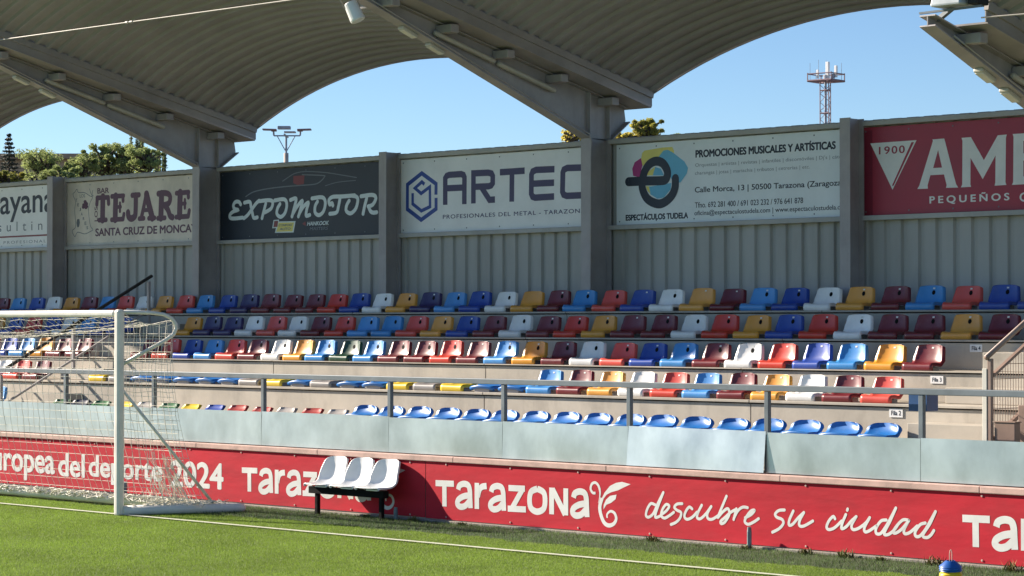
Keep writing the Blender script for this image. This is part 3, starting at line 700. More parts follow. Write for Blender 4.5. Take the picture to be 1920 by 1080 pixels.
for pts in ([(790,300),(748,290),(712,345),(700,408),(730,424),(775,385),(815,295),(873,178)], [(873,178),(832,285),(795,395),(800,428),(850,410)],
  [(850,402),(905,360),(932,315),(902,298),(866,345),(852,408),(885,434),(930,412),(978,376)], [(1062,290),(1012,294),(984,325),(1010,355),(1050,378),(1042,430),(1002,475),(950,498)],
  [(1162,342),(1132,324),(1098,368),(1085,420),(1112,446),(1162,426),(1210,375)], [(1257,305),(1217,385),(1212,430),(1245,440),(1300,390),(1352,318)], [(1352,318),(1315,385),(1318,435),(1360,446),(1425,408)],
  [(1505,215),(1462,318),(1418,425)], [(1420,428),(1470,370),(1518,340),(1534,392),(1492,470),(1455,490),(1448,466),(1490,428),(1545,378),(1592,352)],
  [(1604,342),(1577,448)], [(1580,432),(1620,360),(1668,325),(1716,330)], [(1692,430),(1750,400),(1784,358),(1752,362),(1708,415),(1688,468),(1720,496),(1772,476),(1826,440)]):
    p.stroke(pts, SW)
p.done('lettering', M['wprint'], b2); p = Pen(TY, (1430, 930, 5.333))
for pts in ([(218,140),(162,145),(126,180),(142,212),(195,235),(206,275),(166,325),(98,362)], [(306,150),(267,240),(265,290),(300,282),(352,222),(412,165)], [(412,165),(372,240),(368,294),(412,300),(502,250)],
  [(724,228),(705,205),(662,250),(640,310),(665,336),(722,315),(790,250)], [(832,185),(797,270),(790,325),(832,310),(885,252),(936,206)], [(936,206),(890,290),(904,335),(960,322),(1030,270),(1070,216)], [(850,130),(846,142)],
  [(1070,216),(1020,310),(1022,356),(1062,350),(1135,300)], [(1236,240),(1184,250),(1136,318),(1136,372),(1178,376),(1224,318),(1272,236),(1332,120)], [(1332,120),(1275,250),(1216,372),(1252,386),(1305,350),(1345,300)],
  [(1456,242),(1402,240),(1342,298),(1306,358),(1332,370),(1392,330),(1462,246)], [(1462,246),(1416,330),(1420,376),(1472,364),(1545,300)],
  [(1626,270),(1574,288),(1526,358),(1532,402),(1572,400),(1624,340),(1672,258),(1728,156)], [(1728,156),(1672,278),(1602,392),(1642,416),(1682,390),(1712,345)]):
    p.stroke(pts, SW)
p.done('lettering', M['wprint'], b2)

# ---------------------------------------------------------------- roof: frames, gutters, vaults
YF, YR = 19.0, 24.45; GS = .231; ZR = 5.44              # lip height at the rear, slope
def lipz(y, dz=0): return ZR + GS*(YR-y) + dz
def botz(y, dz=0): return 4.86 + .352*(23.55-y) + dz
frames = {}
def frame(x, dz, label, tip=19.2, left=True, YF=YF):
    t = thing('roof_support', (x, 23.7, 2.5), label, 'roof support', 'cantilever roof frames')
    m = MB(); ibeam_col(m, x, 23.55, 23.97, 2.3, 4.86+dz, .18); m.build('column', M['steel'], t)
    top = lambda y: lipz(y, dz)-.165
    poly = [(tip, botz(tip, dz)), (23.55, botz(23.55, dz)), (23.97, 4.84+dz), (24.34, 5.10+dz), (24.36, 5.14+dz), (24.33, top(24.33)), (tip, max(top(tip), botz(tip, dz)+.10))]
    m = MB(); m.prism_yz(poly, x-.006, x+.006)
    def flange(pts, wd=.18, th=.014):
        for a, b in zip(pts, pts[1:]): m.bar((x, a[0], a[1]), (x, b[0], b[1]), wd, th)
    flange([poly[0], poly[1]]); flange([(23.97, 4.84+dz), (24.36, 5.12+dz)]); flange([poly[6], poly[5]])
    for y in (23.56, 23.96):
        m.box(x-.075, x+.075, y-.007, y+.007, 4.87+dz, top(y)-.01)
    m.build('rafter', M['steel'], t)
    for y in np.arange(19.75, 24.3, 1.02):
        m = MB(); z = top(y)
        
        if left: m.box(x-.29, x-.012, y-.07, y+.07, z-.115, z-.012)
        m.box(x+.012, x+.29, y-.07, y+.07, z-.115, z-.012)
        m.build('cross_arm', M['steel'], t, bevel=.01)
    m = MB(); hw = .40
    for sx in ((-1, 1) if left else (1,)):               # trough: two walls, rolled lips and a floor
        m.prism_yz([(YF, lipz(YF, dz)), (YR, lipz(YR, dz)), (YR, lipz(YR, dz)-.125), (YF, lipz(YF, dz)-.125)], x+sx*hw-.006, x+sx*hw+.006)
        m.bar((x+sx*(hw+.012), YF, lipz(YF, dz)+.028), (x+sx*(hw+.012), YR, lipz(YR, dz)+.028), .05, .085)
    m.prism_yz([(YF+.01, lipz(YF, dz)-.127), (YR-.03, lipz(YR, dz)-.127), (YR-.03, lipz(YR, dz)-.145), (YF+.01, lipz(YF, dz)-.145)], (x-hw-.02) if left else x+.02, x+hw+.02)
    m.build('gutter', M['gutter'], t)
    m = MB(); yy = np.linspace(tip+.3, 23.5, 9)
    m.tube([(x+.105, y, botz(y, dz)+.028) for y in yy]+[(x+.105, 23.545, 4.80+dz), (x+.10, 23.535, 4.60+dz), (x+.10, 23.535, 2.62+dz*.3)], .011, 6)
    m.build('conduit', M['steel'], t, smooth=True)
    return t
frame(FX[1], 0, 'unseen grey cantilever roof frame two bays left of the ayana sign')  # out of view, carries the bays added for shade
frame(FX[2], 0, 'unseen grey cantilever roof frame just left of the ayana sign')  # out of view, built only for its shadow
frame(FX[3], 0, 'grey cantilever roof frame rising between the cream bar sign and the black sign')
frame(FX[4], 0, 'grey cantilever roof frame rising between the hexagon sign and the e-logo sign')
LOW = -1.15
frame(FX[5], LOW, 'lower sunlit roof frame with a floodlight on its tip, top right corner', left=False, YF=19.6)
def vault(xa, xb, dz, label, rise=.83, YF=YF):
    hw = .41; a, b = xa+hw, xb-hw; ns = 26
    t = thing('roof_vault', ((xa+xb)/2, 21.7, lipz(21.7, dz)), label, 'roof', 'arched roof bays')
    prof = []; y = YF
    while y < YR-.01:
        for d, h in ((0, 0), (.045, 0), (.065, .038), (.17, .038), (.19, 0)):
            if y+d <= YR: prof.append((y+d, h))
        y += .2
    prof.append((YR, 0)); n = len(prof); vs = []; fs = []
    Rr = ((b-a)**2/4+rise**2)/(2*rise); cx = (a+b)/2
    def arc(X): return math.sqrt(Rr*Rr-(X-cx)**2)-(Rr-rise)
    for i in range(ns+1):
        X = a+(b-a)*i/ns; z = arc(X)
        for yy, h in prof: vs.append((X, yy, lipz(yy, dz)+.06+z+h))
    for i in range(ns):
        for j in range(n-1): fs.append((i*n+j, i*n+j+1, (i+1)*n+j+1, (i+1)*n+j))
    m = MB(); m.add(vs, fs); o = m.build('corrugated_sheet', M['roof'], t); o.modifiers.new('t', 'SOLIDIFY').thickness = .004
    m = MB()
    for X in (a-.014, b+.006):
        m.prism_yz([(YF+.02, lipz(YF, dz)-.02), (YR-.01, lipz(YR, dz)-.02), (YR-.01, lipz(YR, dz)+.135), (YF+.02, lipz(YF, dz)+.135)], X, X+.008)
    m.build('end_flashing', M['gutter'], t)
    for yy, nm in ((YR+.012, 'rear_trim'), (YF-.012, 'front_trim')):
        m = MB()
        for i in range(ns):
            X0 = a+(b-a)*i/ns; X1 = a+(b-a)*(i+1)/ns
            m.bar((X0, yy, lipz(yy, dz)+.085+arc(X0)), (X1, yy, lipz(yy, dz)+.085+arc(X1)), .02, .075)
        m.build(nm, M['fascia'], t)
vault(FX[0], FX[1], 0, 'unseen arched corrugated roof bay farthest left')  # out of view, added so its shade reaches the rows
vault(FX[1], FX[2], 0, 'unseen arched corrugated roof bay second from the left, above the left end of the wall')  # also out of view, added to shade the wall and upper rows
vault(FX[2], FX[3], 0, 'arched corrugated roof bay above the ayana and bar signs')
vault(FX[3], FX[4], 0, 'arched corrugated roof bay above the black and hexagon signs')
vault(FX[4], FX[5], 0, 'arched corrugated roof bay above the e-logo and crimson signs')
vault(FX[5], FX[5]+8.34, LOW, 'lower arched corrugated roof bay in the top right corner', YF=19.6)

# lights on the frames
fl = {3: ('cream bar sign frame', 0), 4: ('hexagon sign frame', 0), 5: ('lower right frame', LOW)}
for i, (nm, dz) in fl.items():
    x = FX[i]+.06
    for q, (ya, yb_) in enumerate(((20.62, 21.72), (21.77, 22.87))):
        tz = lambda y: botz(y, dz)+.125+(y-20.6)*.095; za, zb_ = tz(ya), tz(yb_)
        t = thing('tube_light', (x, (ya+yb_)/2, (za+zb_)/2), '%s tube light on the roof rafter of the %s' % (('front', 'rear')[q], nm), 'light', 'tube lights on the rafters')
        m = MB(); m.tube([(x, ya, za), (x, ya+.03, za-.01), (x, yb_-.03, zb_+.01), (x, yb_, zb_)], [.025, .036, .036, .025], 10); m.build('tube', M['lamp'], t, smooth=True)
        m = MB(); m.bar((x-.045, ya+.1, za-.035), (x-.045, yb_-.1, zb_+.035), .02, .06); m.build('holder', M['steel'], t)
    for q, yc in enumerate((20.25, 20.72)):
        z = botz(yc, dz)-.028
        t = thing('emergency_lamp', (FX[i]+.0, yc, z), '%s box lamp under the roof rafter of the %s' % (('front', 'rear')[q], nm), 'lamp', 'box lamps under the rafters')
        m = MB(); m.bar((FX[i]-.02, yc-.13, z+.046), (FX[i]-.02, yc+.13, z-.046), .11, .045); m.build('housing', M['lamp'], t, bevel=.015)
        m = MB(); m.bar((FX[i]-.02, yc-.11, z+.014), (FX[i]-.02, yc+.11, z-.064), .09, .012); m.build('diffuser', M['cream'], t)
# loudspeaker hanging at the tip of frame B
c = D(664, 22, 28.55)
t = thing('loudspeaker', c, 'white cylindrical loudspeaker hanging from the tip of the hexagon sign frame', 'speaker')
ax = Vector((.10, .06, -.245)).normalized(); sd_ = Vector((.7, .7, .1)).normalized()
m = MB(); m.tube([c-ax*.125, c-ax*.115, c+ax*.10, c+ax*.125], [.07, .082, .095, .088], 20); m.build('body', M['white'], t, smooth=False, bevel=.006)
m = MB(); bk = c-ax*.06
m.bar(bk+sd_*.10, bk-ax*.16+sd_*.10, .03, .006); m.bar(bk-sd_*.10, bk-ax*.16-sd_*.10, .03, .006); m.bar(bk-ax*.16+sd_*.10, bk-ax*.16-sd_*.10, .03, .006)
m.build('bracket', M['cable'], t)
# tension cable along the tips
A_ = P(0, 75, 19.2); B_ = P(560, -2, 19.2)
m = MB(); d_ = (B_-A_)/10
m.tube([A_-d_*22+Vector((0,0,0)), A_, B_, Vector((FX[4]-.05, 19.22, B_.z+.0))], .009, 6)
for q in (.46, .475): m.tube([A_+(B_-A_)*(q-.004), A_+(B_-A_)*(q+.004)], .018, 8)
tag(m.build('cable', M['cable']), 'pale cable stretched across the roof front, upper left', 'cable', 'cables between the roof tips')
A_ = P(1840, 33, 19.2); B_ = P(1925, 26, 19.2)
m = MB(); m.tube([A_, B_, B_+(B_-A_)*10], .008, 6)
tag(m.build('cable', M['cable']), 'pale cable at the lower roof in the top right corner', 'cable', 'cables between the roof tips')
# floodlight on the low frame's tip
c = P(1772, -9, 19.3)
t = thing('floodlight', c, 'grey box floodlight on the tip of the lower roof frame, top right', 'floodlight')
m = MB(); m.add([c+Vector(v) for v in ((-.05,-.20,-.13),(.30,-.20,-.13),(.30,.14,-.13),(-.05,.14,-.13),(-.02,-.12,.17),(.27,-.12,.17),(.27,.10,.17),(-.02,.10,.17))],
                [(0,3,2,1),(4,5,6,7),(0,1,5,4),(1,2,6,5),(2,3,7,6),(3,0,4,7)]); m.build('housing', M['floodgrey'], t, bevel=.02)
m = MB(); m.box(c.x+.33, c.x+.43, c.y-.12, c.y+.10, c.z-.13, c.z+.2); m.build('ballast_box', M['dark'], t, bevel=.01)
m = MB(); m.bar(c+Vector((-.25,-.06,-.16)), c+Vector((.45,-.06,-.15)), .03, .02); m.bar(c+Vector((.10, 0, -.12)), Vector((FX[5]+.03, 19.34, lipz(19.34, LOW)-.16)), .05, .04)
m.build('bracket', M['railsteel'], t)

# ---------------------------------------------------------------- goal
GX, GY, GH = PX(224, 17.51), 17.51, 2.44
gl = thing('football_goal', (GX-3.7, GY, 0), 'white football goal with a net on the pitch at left', 'goal')
XL = GX-7.44
def rpost(name, a, b, wd=.10):
    m = MB(); m.bar(a, b, wd, wd*1.05, up=(0, 1, 0)); return m.build(name, M['whitepaint'], gl, bevel=.03)
rpost('post', (GX, GY, 0), (GX, GY, GH+.09)); rpost('post', (XL, GY, 0), (XL, GY, GH+.09))
m = MB(); m.bar((XL+.05, GY, GH+.04), (GX-.051, GY, GH+.04), .105, .085); m.build('crossbar', M['whitepaint'], gl, bevel=.028)
EX, EY = GX+.68, 18.95
def along(t): return Vector((GX+(EX-GX)*t, GY+(EY-GY)*t, 0))
for X0, sx in ((GX, 1), (XL, -1)):
    def al(t): return Vector((X0+sx*(EX-GX)*t, GY+(EY-GY)*t, 0))
    m = MB(); m.tube([al(.03)+Vector((0,0,.062)), al(.5)+Vector((0,0,.062)), al(.93)+Vector((0,0,.058)), al(.985)+Vector((0,0,.055)), al(1)+Vector((0,0,.052))], [.062, .062, .06, .05, .025], 14)
    m.build('base_beam', M['whitepaint'], gl, smooth=True)
    def sv(dy, z): return Vector((X0+sx*.467*dy, GY+dy, z))
    top = [sv(.05, GH+.06), sv(.34, GH+.05), sv(.50, GH+.03), sv(.59, GH-.02), sv(.635, GH-.09), sv(.64, GH-.15), sv(.61, GH-.22), sv(.52, GH-.29), sv(.04, 1.86)]
    m = MB(); m.tube(top, .024, 10); m.build('stanchion', M['whitepaint'], gl, smooth=True)
    m = MB(); m.tube([Vector((X0, GY+.03, 1.56)), al(.74)+Vector((0, 0, .12))], .020, 8); m.build('brace', M['net'], gl, smooth=True)
RY = GY+.90; rx1 = GX+.40
m = MB(); m.tube([(XL-.4, RY, .085), (rx1, RY, .085)], .06, 12); m.build('rear_bar', M['whitepaint'], gl, smooth=True)
# net: top, back and side panels as crossing cords
net = MB(); CR = .0029
def cord(pts, r=CR): net.tube(pts, r, 4, caps=False)
def sag(X): return .03*math.sin(X*3.3)+.02*math.sin(X*7.1+1)
def topz(u, X): return GH+.05-.05*u-.10*math.sin(u*math.pi)-.05*u*u+.03*sag(X)-.20*math.sin(min(1, (GX-X)/3.7)*math.pi/2)*math.sin(u*math.pi*.55)
def netpt(X, s):                                         # s: 0 crossbar .. 1 rear top .. 3 rear bar
    XM = GX-3.72; sp_x = .467*(X-XM)/3.72; jit = .012*math.sin(X*37+s*23)
    if s <= 1: return Vector((X+sp_x*.58*s+jit, GY+.05+.56*s, topz(s, X)+jit))
    k = (s-1)/2; bell = math.sin(k*math.pi)
    return Vector((X+sp_x*(.60+.30*k)+.03*math.sin(k*9+X*2)*bell+jit, GY+.61+.30*k*k-.08*bell+.5*sag(X)*bell, (GH-.10)*(1-k)+.10*k))
nX = 62; Xs = np.linspace(XL, GX, nX); Ss = np.concatenate([np.linspace(0, 1, 8), np.linspace(1, 3, 21)[1:]])
for i, X in enumerate(Xs): cord([netpt(X, s) for s in Ss])
for s in Ss: cord([netpt(X, s) for X in Xs[::2]]+[netpt(Xs[-1], s)])
for X0, sx in ((GX, 1), (XL, -1)):                       # side panels
    nv = 20
    def sp(u, v):                                        # u depth 0..1, v height 0..1
        z = .10+(GH-.08-.10)*v
        y = GY+.05+(.56+.36*(1-v)**1.6)*u - .06*math.sin(v*math.pi)*u; off = sx*.467*(y-GY)
        return Vector((X0+off+.03*math.sin(u*4+v*6)*u*(1-u)*4, y, z-.06*u*v*math.sin(u*3)+.015*math.sin(u*9+v*4)))
    for k in range(1, 9): cord([sp(k/8, v) for v in np.linspace(0, 1, 16)])
    for v in np.linspace(0, 1, nv): cord([sp(u, v) for u in np.linspace(0, 1, 8)])
for q in range(230):                                      # bunched net laid over the rear bar and at the side
    X = random.uniform(XL, rx1-.1); l = random.uniform(.2, .6)
    cord([(X+l*k/6, RY-.05+random.uniform(-.06, .05), .13+random.uniform(-.05, .05)) for k in range(7)], .006)
for q in range(46):
    u = random.uniform(.35, .97); X = GX+.02
    cord([sp_ for sp_ in [Vector((GX+.467*(.05+.8*u*(1-.35*v))+random.uniform(-.03, .03), GY+.05+.8*u*(1-.35*v)+random.uniform(-.03, .03), .08+v*.75)) for v in np.linspace(0, random.uniform(.3, 1), 7)]], .004)
for q in range(40):
    t_ = random.uniform(.05, .7); b_ = along(t_)
    cord([b_+Vector((random.uniform(-.06, .06)+.03*k, random.uniform(-.02, .05)+.07*k, .12+random.uniform(-.04, .05))) for k in range(5)], .005)
net.build('net', M['net'], gl, fixn=False)

# ---------------------------------------------------------------- team bench
bx0, bx1, bY = -21.70, -20.55, 19.27
bn = thing('team_bench', (-21.1, bY, 0), 'white three seat bench on black legs in front of the red banner', 'bench')
for x in (bx0, bx1):
    m = MB(); m.box(x-.025, x+.025, bY-.025, bY+.025, 0, .31); m.box(x-.10, x+.10, bY-.05, bY+.05, 0, .012); m.build('leg', M['black'], bn, bevel=.004)
m = MB(); m.bar((bx0-.12, bY, .31), (bx1+.08, bY, .31), .09, .085); m.build('beam', M['black'], bn, bevel=.004)
BP = [(.02,.015,.155),(.0,.022,.180),(.004,.032,.188),(.05,.028,.196),(.12,.012,.200),(.20,.002,.203),(.27,.012,.207),(.315,.05,.210),(.345,.11,.206),(.365,.18,.197),(.383,.25,.187),(.397,.31,.178),(.404,.340,.166),(.409,.353,.145),(.411,.357,.12)]
def bench_seat():
    us = np.linspace(-1, 1, 17); vs = []; cols = 19
    for r, (y, z, hw) in enumerate(BP):
        side = [0,.0,.005,.015,.028,.040,.055,.05,.03,.012,0,0,0,0,0][r]; wrap = [0,0,0,0,.0,.0,.02,.05,.075,.080,.075,.065,.055,.045,.04][r]
        fr = .05 if r < 3 else 0
        row_ = [(u*(hw+(.022 if r < 5 or r > 10 else .030)), y-wrap*abs(u)**2.4+fr*u*u*.6, z+side*abs(u)**2.4-(.012*abs(u)**4 if r > 11 else 0)) for u in us]
        l, q = row_[0], row_[-1]; sk = (.0, -.028) if r < 7 else (.03, -.012)
        vs += [(l[0]-.006, l[1]+sk[0], l[2]+sk[1])]+row_+[(q[0]+.006, q[1]+sk[0], q[2]+sk[1])]
    vs += [(a, b+.022, c_-.014) for a, b, c_ in vs[-cols:]]; nr = len(BP)+1
    mb = MB(); mb.add(vs, [(r*cols+k, r*cols+k+1, (r+1)*cols+k+1, (r+1)*cols+k) for r in range(nr-1) for k in range(cols-1)]); return mb
for xr in (655, 704, 752.5):
    xc = PX(xr, 19.50)-.185
    mb = bench_seat(); mb.v = [(a+xc, b*1.12+19.066, c_+.365) for a, b, c_ in mb.v]; o = mb.build('seat', M['white'], bn, smooth=True)
    sm_ = o.modifiers.new('s', 'SOLIDIFY'); sm_.thickness = .005; o.modifiers.new('ss', 'SUBSURF').render_levels = 1
    m = MB(); m.box(xc-.10, xc+.10, bY-.08, bY+.08, .352, .368); m.build('mounting_plate', M['galv'], bn)

# ---------------------------------------------------------------- handrails
rh = thing('stair_railing', (PX(1855, 20.3), 20.3, 1.165), 'brown stair handrail with wire mesh infill at the right edge', 'railing')
hx = PX(1855, 20.3); hz = lambda y: PZ(1853, 676, 20.3)+.485*(y-20.3); S_ = 24.0
m = MB(); m.box(hx-.012, hx+.034, 20.275, 20.325, .80, hz(20.3)+.02); m.build('post', M['brownrail'], rh, bevel=.006)
m = MB(); m.box(hx-.068, hx-.014, 20.27, 20.315, .80, hz(20.3)-.08); m.build('sunlit_post_face', M['cream'], rh, bevel=.004)  # pale strip stands in for the post's sunlit front face
m = MB(); m.tube([(hx-.01, 20.255, hz(20.255)+.05), (hx-.01, S_, hz(S_)+.05)], .027, 12); m.build('handrail', M['brownrail'], rh, smooth=True)
m = MB(); m.bar((hx+.02, 20.32, hz(20.32)-.16), (hx+.02, S_, hz(S_)-.16), .04, .03); m.build('mid_rail', M['brownrail'], rh)
m = MB()
for y in np.arange(20.36, 23.4, .05): m.tube([(hx+.02, y, hz(y)-.17), (hx+.02, y, max(.95, hz(y)-1.02))], .0035, 5)
for z in np.arange(1.05, 3.2, .15):
    ya = max(20.34, 20.3+(z-hz(20.3)+.18)/.485); yb_ = min(23.4, 20.3+(z-hz(20.3)+1.02)/.485)
    if yb_ > ya: m.tube([(hx+.02, ya, z), (hx+.02, yb_, z)], .0035, 5)
m.build('wire_mesh', M['brownrail'], rh)
m = MB(); m.bar((hx+.03, 20.33, 1.20), (hx+.03, 22.5, 1.20+.485*2.17), .04, .04); m.build('lower_rail', M['brownrail'], rh)
px_ = P(1916, 800, 20.6)
m = MB(); m.box(px_.x-.03, px_.x+.05, 20.58, 20.65, .9, PZ(1916, 760, 20.6)); m.build('post', M['brownrail'], rh, bevel=.005)
a = P(1870, 828, 20.05); b = P(1908, 793, 20.05)
m = MB(); m.box(a.x, b.x, 20.0, 20.10, .80, b.z)
m.box(a.x-.015, b.x+.012, 19.99, 20.11, b.z, b.z+.012)
tag(m.build('brown_box', M['boxbrown'], bevel=.01), 'small brown box at the foot of the mesh handrail', 'box')
hl = thing('stair_railing', (-29.8, 21.5, 1.5), 'dark stair handrail on thin grey posts above the goal', 'railing')
A_ = P(285, 517, 23.05); B_ = P(12, 690, 20.25)
m = MB(); m.bar(A_, B_, .045, .045); m.build('handrail', M['darkrail'], hl, bevel=.008)
for (px0, py0, y0, zbase) in ((279, 528, 22.95, 2.195), (138, 612, 21.5, 1.50), (2, 705, 20.3, .9)):
    tpt = P(px0, py0, y0); m = MB(); m.box(tpt.x-.022, tpt.x+.022, y0-.022, y0+.022, zbase, tpt.z); m.build('post', M['steel'], hl)
m = MB(); q = Vector((0, 0, -.52)); m.bar(A_+q, B_+q, .03, .03); m.build('lower_rail', M['steel'], hl)
a = P(1709, 770, 19.85); b = P(1755, 738, 19.85)
b.x -= .075
bb = thing('blue_bin', ((a.x+b.x)/2, 19.9, a.z), 'open blue box hanging behind the guard rail post at right', 'bin')
m = MB(); m.box(a.x, b.x, 19.80, 19.82, a.z, b.z); m.box(a.x, b.x, 19.98, 20.0, a.z, b.z); m.box(a.x, a.x+.015, 19.82, 19.98, a.z, b.z); m.box(b.x-.015, b.x, 19.82, 19.98, a.z, b.z); m.box(a.x+.015, b.x-.015, 19.82, 19.98, a.z, a.z+.015)
m.build('body', M['bluebin'], bb)

# ---------------------------------------------------------------- small things on the verge
for px0, py0, py1, lb in ((235, 932, 903, 'behind the goal post'), (742, 972, 951, 'under the right end of the bench'), (1405, 1026, 988, 'below the word descubre')):
    b = P(px0, py0, YB-.12); h = max(.10, PZ(px0, py1, YB-.12))
    m = MB(); m.tube([(b.x, b.y, -.02), (b.x, b.y, h-.05), (b.x, b.y, h)], [.026, .026, .020], 10)
    tag(m.build('pipe_stub', M['peg']), 'short grey pipe stub standing at the banner '+lb, 'pipe', 'pipe stubs at the foot of the banners')
weeds = [(775, .10, 'by the right leg of the bench'), (690, .07, 'between the bench legs'), (868, .07, 'left under the T of the middle Tarazona'), (1225, .10, 'left below the word descubre'), (1510, .10, 'below the word su'),
         (1585, .13, 'below the start of ciudad'), (1752, .13, 'just left of the cone stack'), (1400, .08, 'at the pipe below descubre'), (1898, .16, 'at the right edge below the last Ta'), (1650, .07, 'below the middle of ciudad')]
for px0, h, lb in weeds:
    x0 = PX(px0, YB-.13); m = MB()
    for q in range(70):
        a = random.uniform(0, 6.28); r = random.random()**.7*h*1.1; hh = h*.8*random.uniform(.25, 1)
        bx, by = x0+r*.6*math.cos(a), YB-.14+max(-.25, min(.05, r*.5*math.sin(a))); wd = random.uniform(.004, .010)
        tx, ty = bx+random.uniform(-.06, .06), min(YB-.02, by+random.uniform(-.06, .04)); c_, s_ = math.cos(a)*wd, math.sin(a)*wd
        m.add([(bx-c_, by-s_, 0), (bx+c_, by+s_, 0), ((bx+tx)/2+c_*1.3, (by+ty)/2+s_, hh*.6), (tx, ty, hh)], [(0, 1, 2), (0, 2, 3)])
    tag(m.build('weed_tuft', M['weed'], fixn=False), 'low weed tuft at the banner foot '+lb, 'weed', 'weed tufts along the banner foot')
# stacked marker cones
cb = D(1782, 1104, 22.3); cb.z = 0
CB = P(1783, 1060, 1) ; 
dd = ray(1783, 1112); kk = -CAMZ/dd.z; cb = Vector((0, 0, CAMZ))+dd*kk; cb.z = 0.012
def cone(z, m_, lb, tilt):
    m = MB(); m.lathe([(.095, 0), (.100, .004), (.096, .012), (.040, .058), (.034, .058), (.088, .012), (.088, 0), (.095, 0)], (0, 0, 0), 28)
    o = m.build('marker_cone', m_, smooth=True); o.location = (cb.x+random.uniform(-.004, .004), cb.y+random.uniform(-.004, .004), z); o.rotation_euler = (tilt, tilt*.5, 0)
    o.modifiers.new('e', 'EDGE_SPLIT').split_angle = R(35)
    return tag(o, lb, 'marker cone', 'stacked marker cones')
ny = 11; names = 'lowest second third fourth fifth sixth seventh eighth ninth tenth topmost'.split()
for i in range(ny): cone(cb.z+i*.015, M['coneyel'], '%s yellow disc cone of the cone stack on the turf' % names[i], .02)
for i in range(3): cone(cb.z+(ny+i)*.0165, M['coneblue'], '%s blue disc cone of the cone stack on the turf' % ['lowest', 'middle', 'topmost'][i], .06)
zt_ = cb.z+.0165*13+.058
ht = thing('cone_carrier', (cb.x, cb.y, .0), 'white wire handle rising from the stack of blue and yellow cones', 'handle')
m = MB(); m.tube([(cb.x-.012, cb.y, .02), (cb.x-.012, cb.y, zt_+.06), (cb.x-.008, cb.y, zt_+.085), (cb.x, cb.y, zt_+.093), (cb.x+.008, cb.y, zt_+.085), (cb.x+.012, cb.y, zt_+.06), (cb.x+.012, cb.y, .02)], .004, 6)
m.build('wire_loop', M['coping'], ht, smooth=True)

# ---------------------------------------------------------------- trees, masts and house behind
def leaves(mb, cen, rad, n, size, flat=1.0):
    for _ in range(n):
        d = Vector((random.gauss(0,1), random.gauss(0,1), random.gauss(0,1))).normalized()*random.random()**.45
        p_ = Vector((cen[0]+d.x*rad[0], cen[1]+d.y*rad[1], cen[2]+d.z*rad[2]))
        a = Vector((random.gauss(0,1), random.gauss(0,1), random.gauss(0,.7))).normalized(); b = a.orthogonal().normalized()
        s = size*random.uniform(.5, 1.2); w_ = s*.45
        mb.add([p_-a*s, p_+b*w_, p_+a*s, p_-b*w_], [(0, 1, 2, 3)])
def tree(px, pyt, rpx, fwd, m_, label, n=2600, size=.10, kind='round', name='tree'):
    s = fwd/F; top = D(px, pyt, fwd); bx, by = top.x, top.y; H_ = top.z; r = rpx*s
    t = thing(name, (bx, by, 0), label, 'tree', 'trees behind the stand')
    tm = MB(); lm = MB()
    tm.tube([(bx, by, 0), (bx+.05, by, H_*.35), (bx-.05, by+.05, H_*.7), (bx, by, H_*(.95 if kind != 'round' else .85))], [.16, .12, .08, .02], 8)
    if kind == 'round':
        for q in range(34):
            a = random.uniform(0, 6.28); rr = r*random.uniform(.1, 1.1); c_ = Vector((bx+rr*math.cos(a), by+rr*math.sin(a), H_-r*random.uniform(.35, 1.25)))
            tm.tube([(bx, by, H_-r*1.6), (bx+(c_.x-bx)*.5, by+(c_.y-by)*.5, c_.z-r*.3), c_], [.05, .035, .012], 5)
            k = random.uniform(.10, .34)*r; leaves(lm, c_, (k, k, k*.75), int(n*2.6)//34, size*.36)
        leaves(lm, (bx, by, H_-r*1.35), (r*.95, r*.95, r*.6), n//6, size*.5)
    elif kind == 'poplar':
        for q in range(9):
            a = random.uniform(0, 6.28); rr = r*.6; x1, y1 = bx+rr*math.cos(a), by+rr*math.sin(a); z1 = H_-random.uniform(0, .5)*rpx*s*2
            tm.tube([(bx, by, H_-r*7), (x1, y1, z1-r*2), (x1, y1, z1)], [.05, .03, .008], 5); leaves(lm, (x1, y1, z1-r*1.6), (r*.24, r*.24, r*1.8), n//16, size*.55)
    elif kind == 'conifer':
        for q in range(15):
            z = H_-r*.2-q*r*.22; l = r*(.12+.07*q)
            for k in range(6):
                a = k*1.05+q; e = Vector((bx+l*math.cos(a), by+l*math.sin(a), z-.1*l))
                tm.tube([(bx, by, z), e], [.02, .008], 4); leaves(lm, (Vector((bx, by, z))+e)/2, (l*.45, l*.45, .05), n//80, size*.5)
    tm.build('trunk', M['bark'], t, smooth=True); lm.build('crown', m_, t, fixn=False)
G_, K_, Y_, O_ = M['foliage'], M['foliage_dk'], M['foliage_ye'], M['foliage_pop']
tree(17, 247, 34, 75, K_, 'dark thin conifer above the ayana sign', 1400, .10, 'conifer', 'conifer_tree')
tree(10, 312, 30, 48, Y_, 'yellow green bush top over the ayana sign', 1500, .09)
tree(85, 271, 46, 58, G_, 'loose olive green tree left of the post by the bar sign', 2200, .09)
tree(150, 277, 42, 58, G_, 'mid green tree above the left end of the bar sign', 2600, .09)
tree(196, 260, 42, 60, G_, 'green tree with reddish tips above the middle of the bar sign', 2600, .09)
tree(236, 260, 44, 60, G_, 'dense green tree above the right half of the bar sign', 3000, .09)
tree(276, 268, 34, 57, G_, 'dark green tree at the foot of the poplars', 2600, .085)
tree(256, 244, 18, 72, O_, 'upright poplar left of the column, left of the pair', 1800, .08, 'poplar', 'poplar_tree')
tree(300, 272, 16, 72, O_, 'upright poplar left of the column, right of the pair', 1600, .08, 'poplar', 'poplar_tree')
tree(118, 300, 40, 52, G_, 'low green shrub top peeping over the wall by the bar sign', 2200, .09)
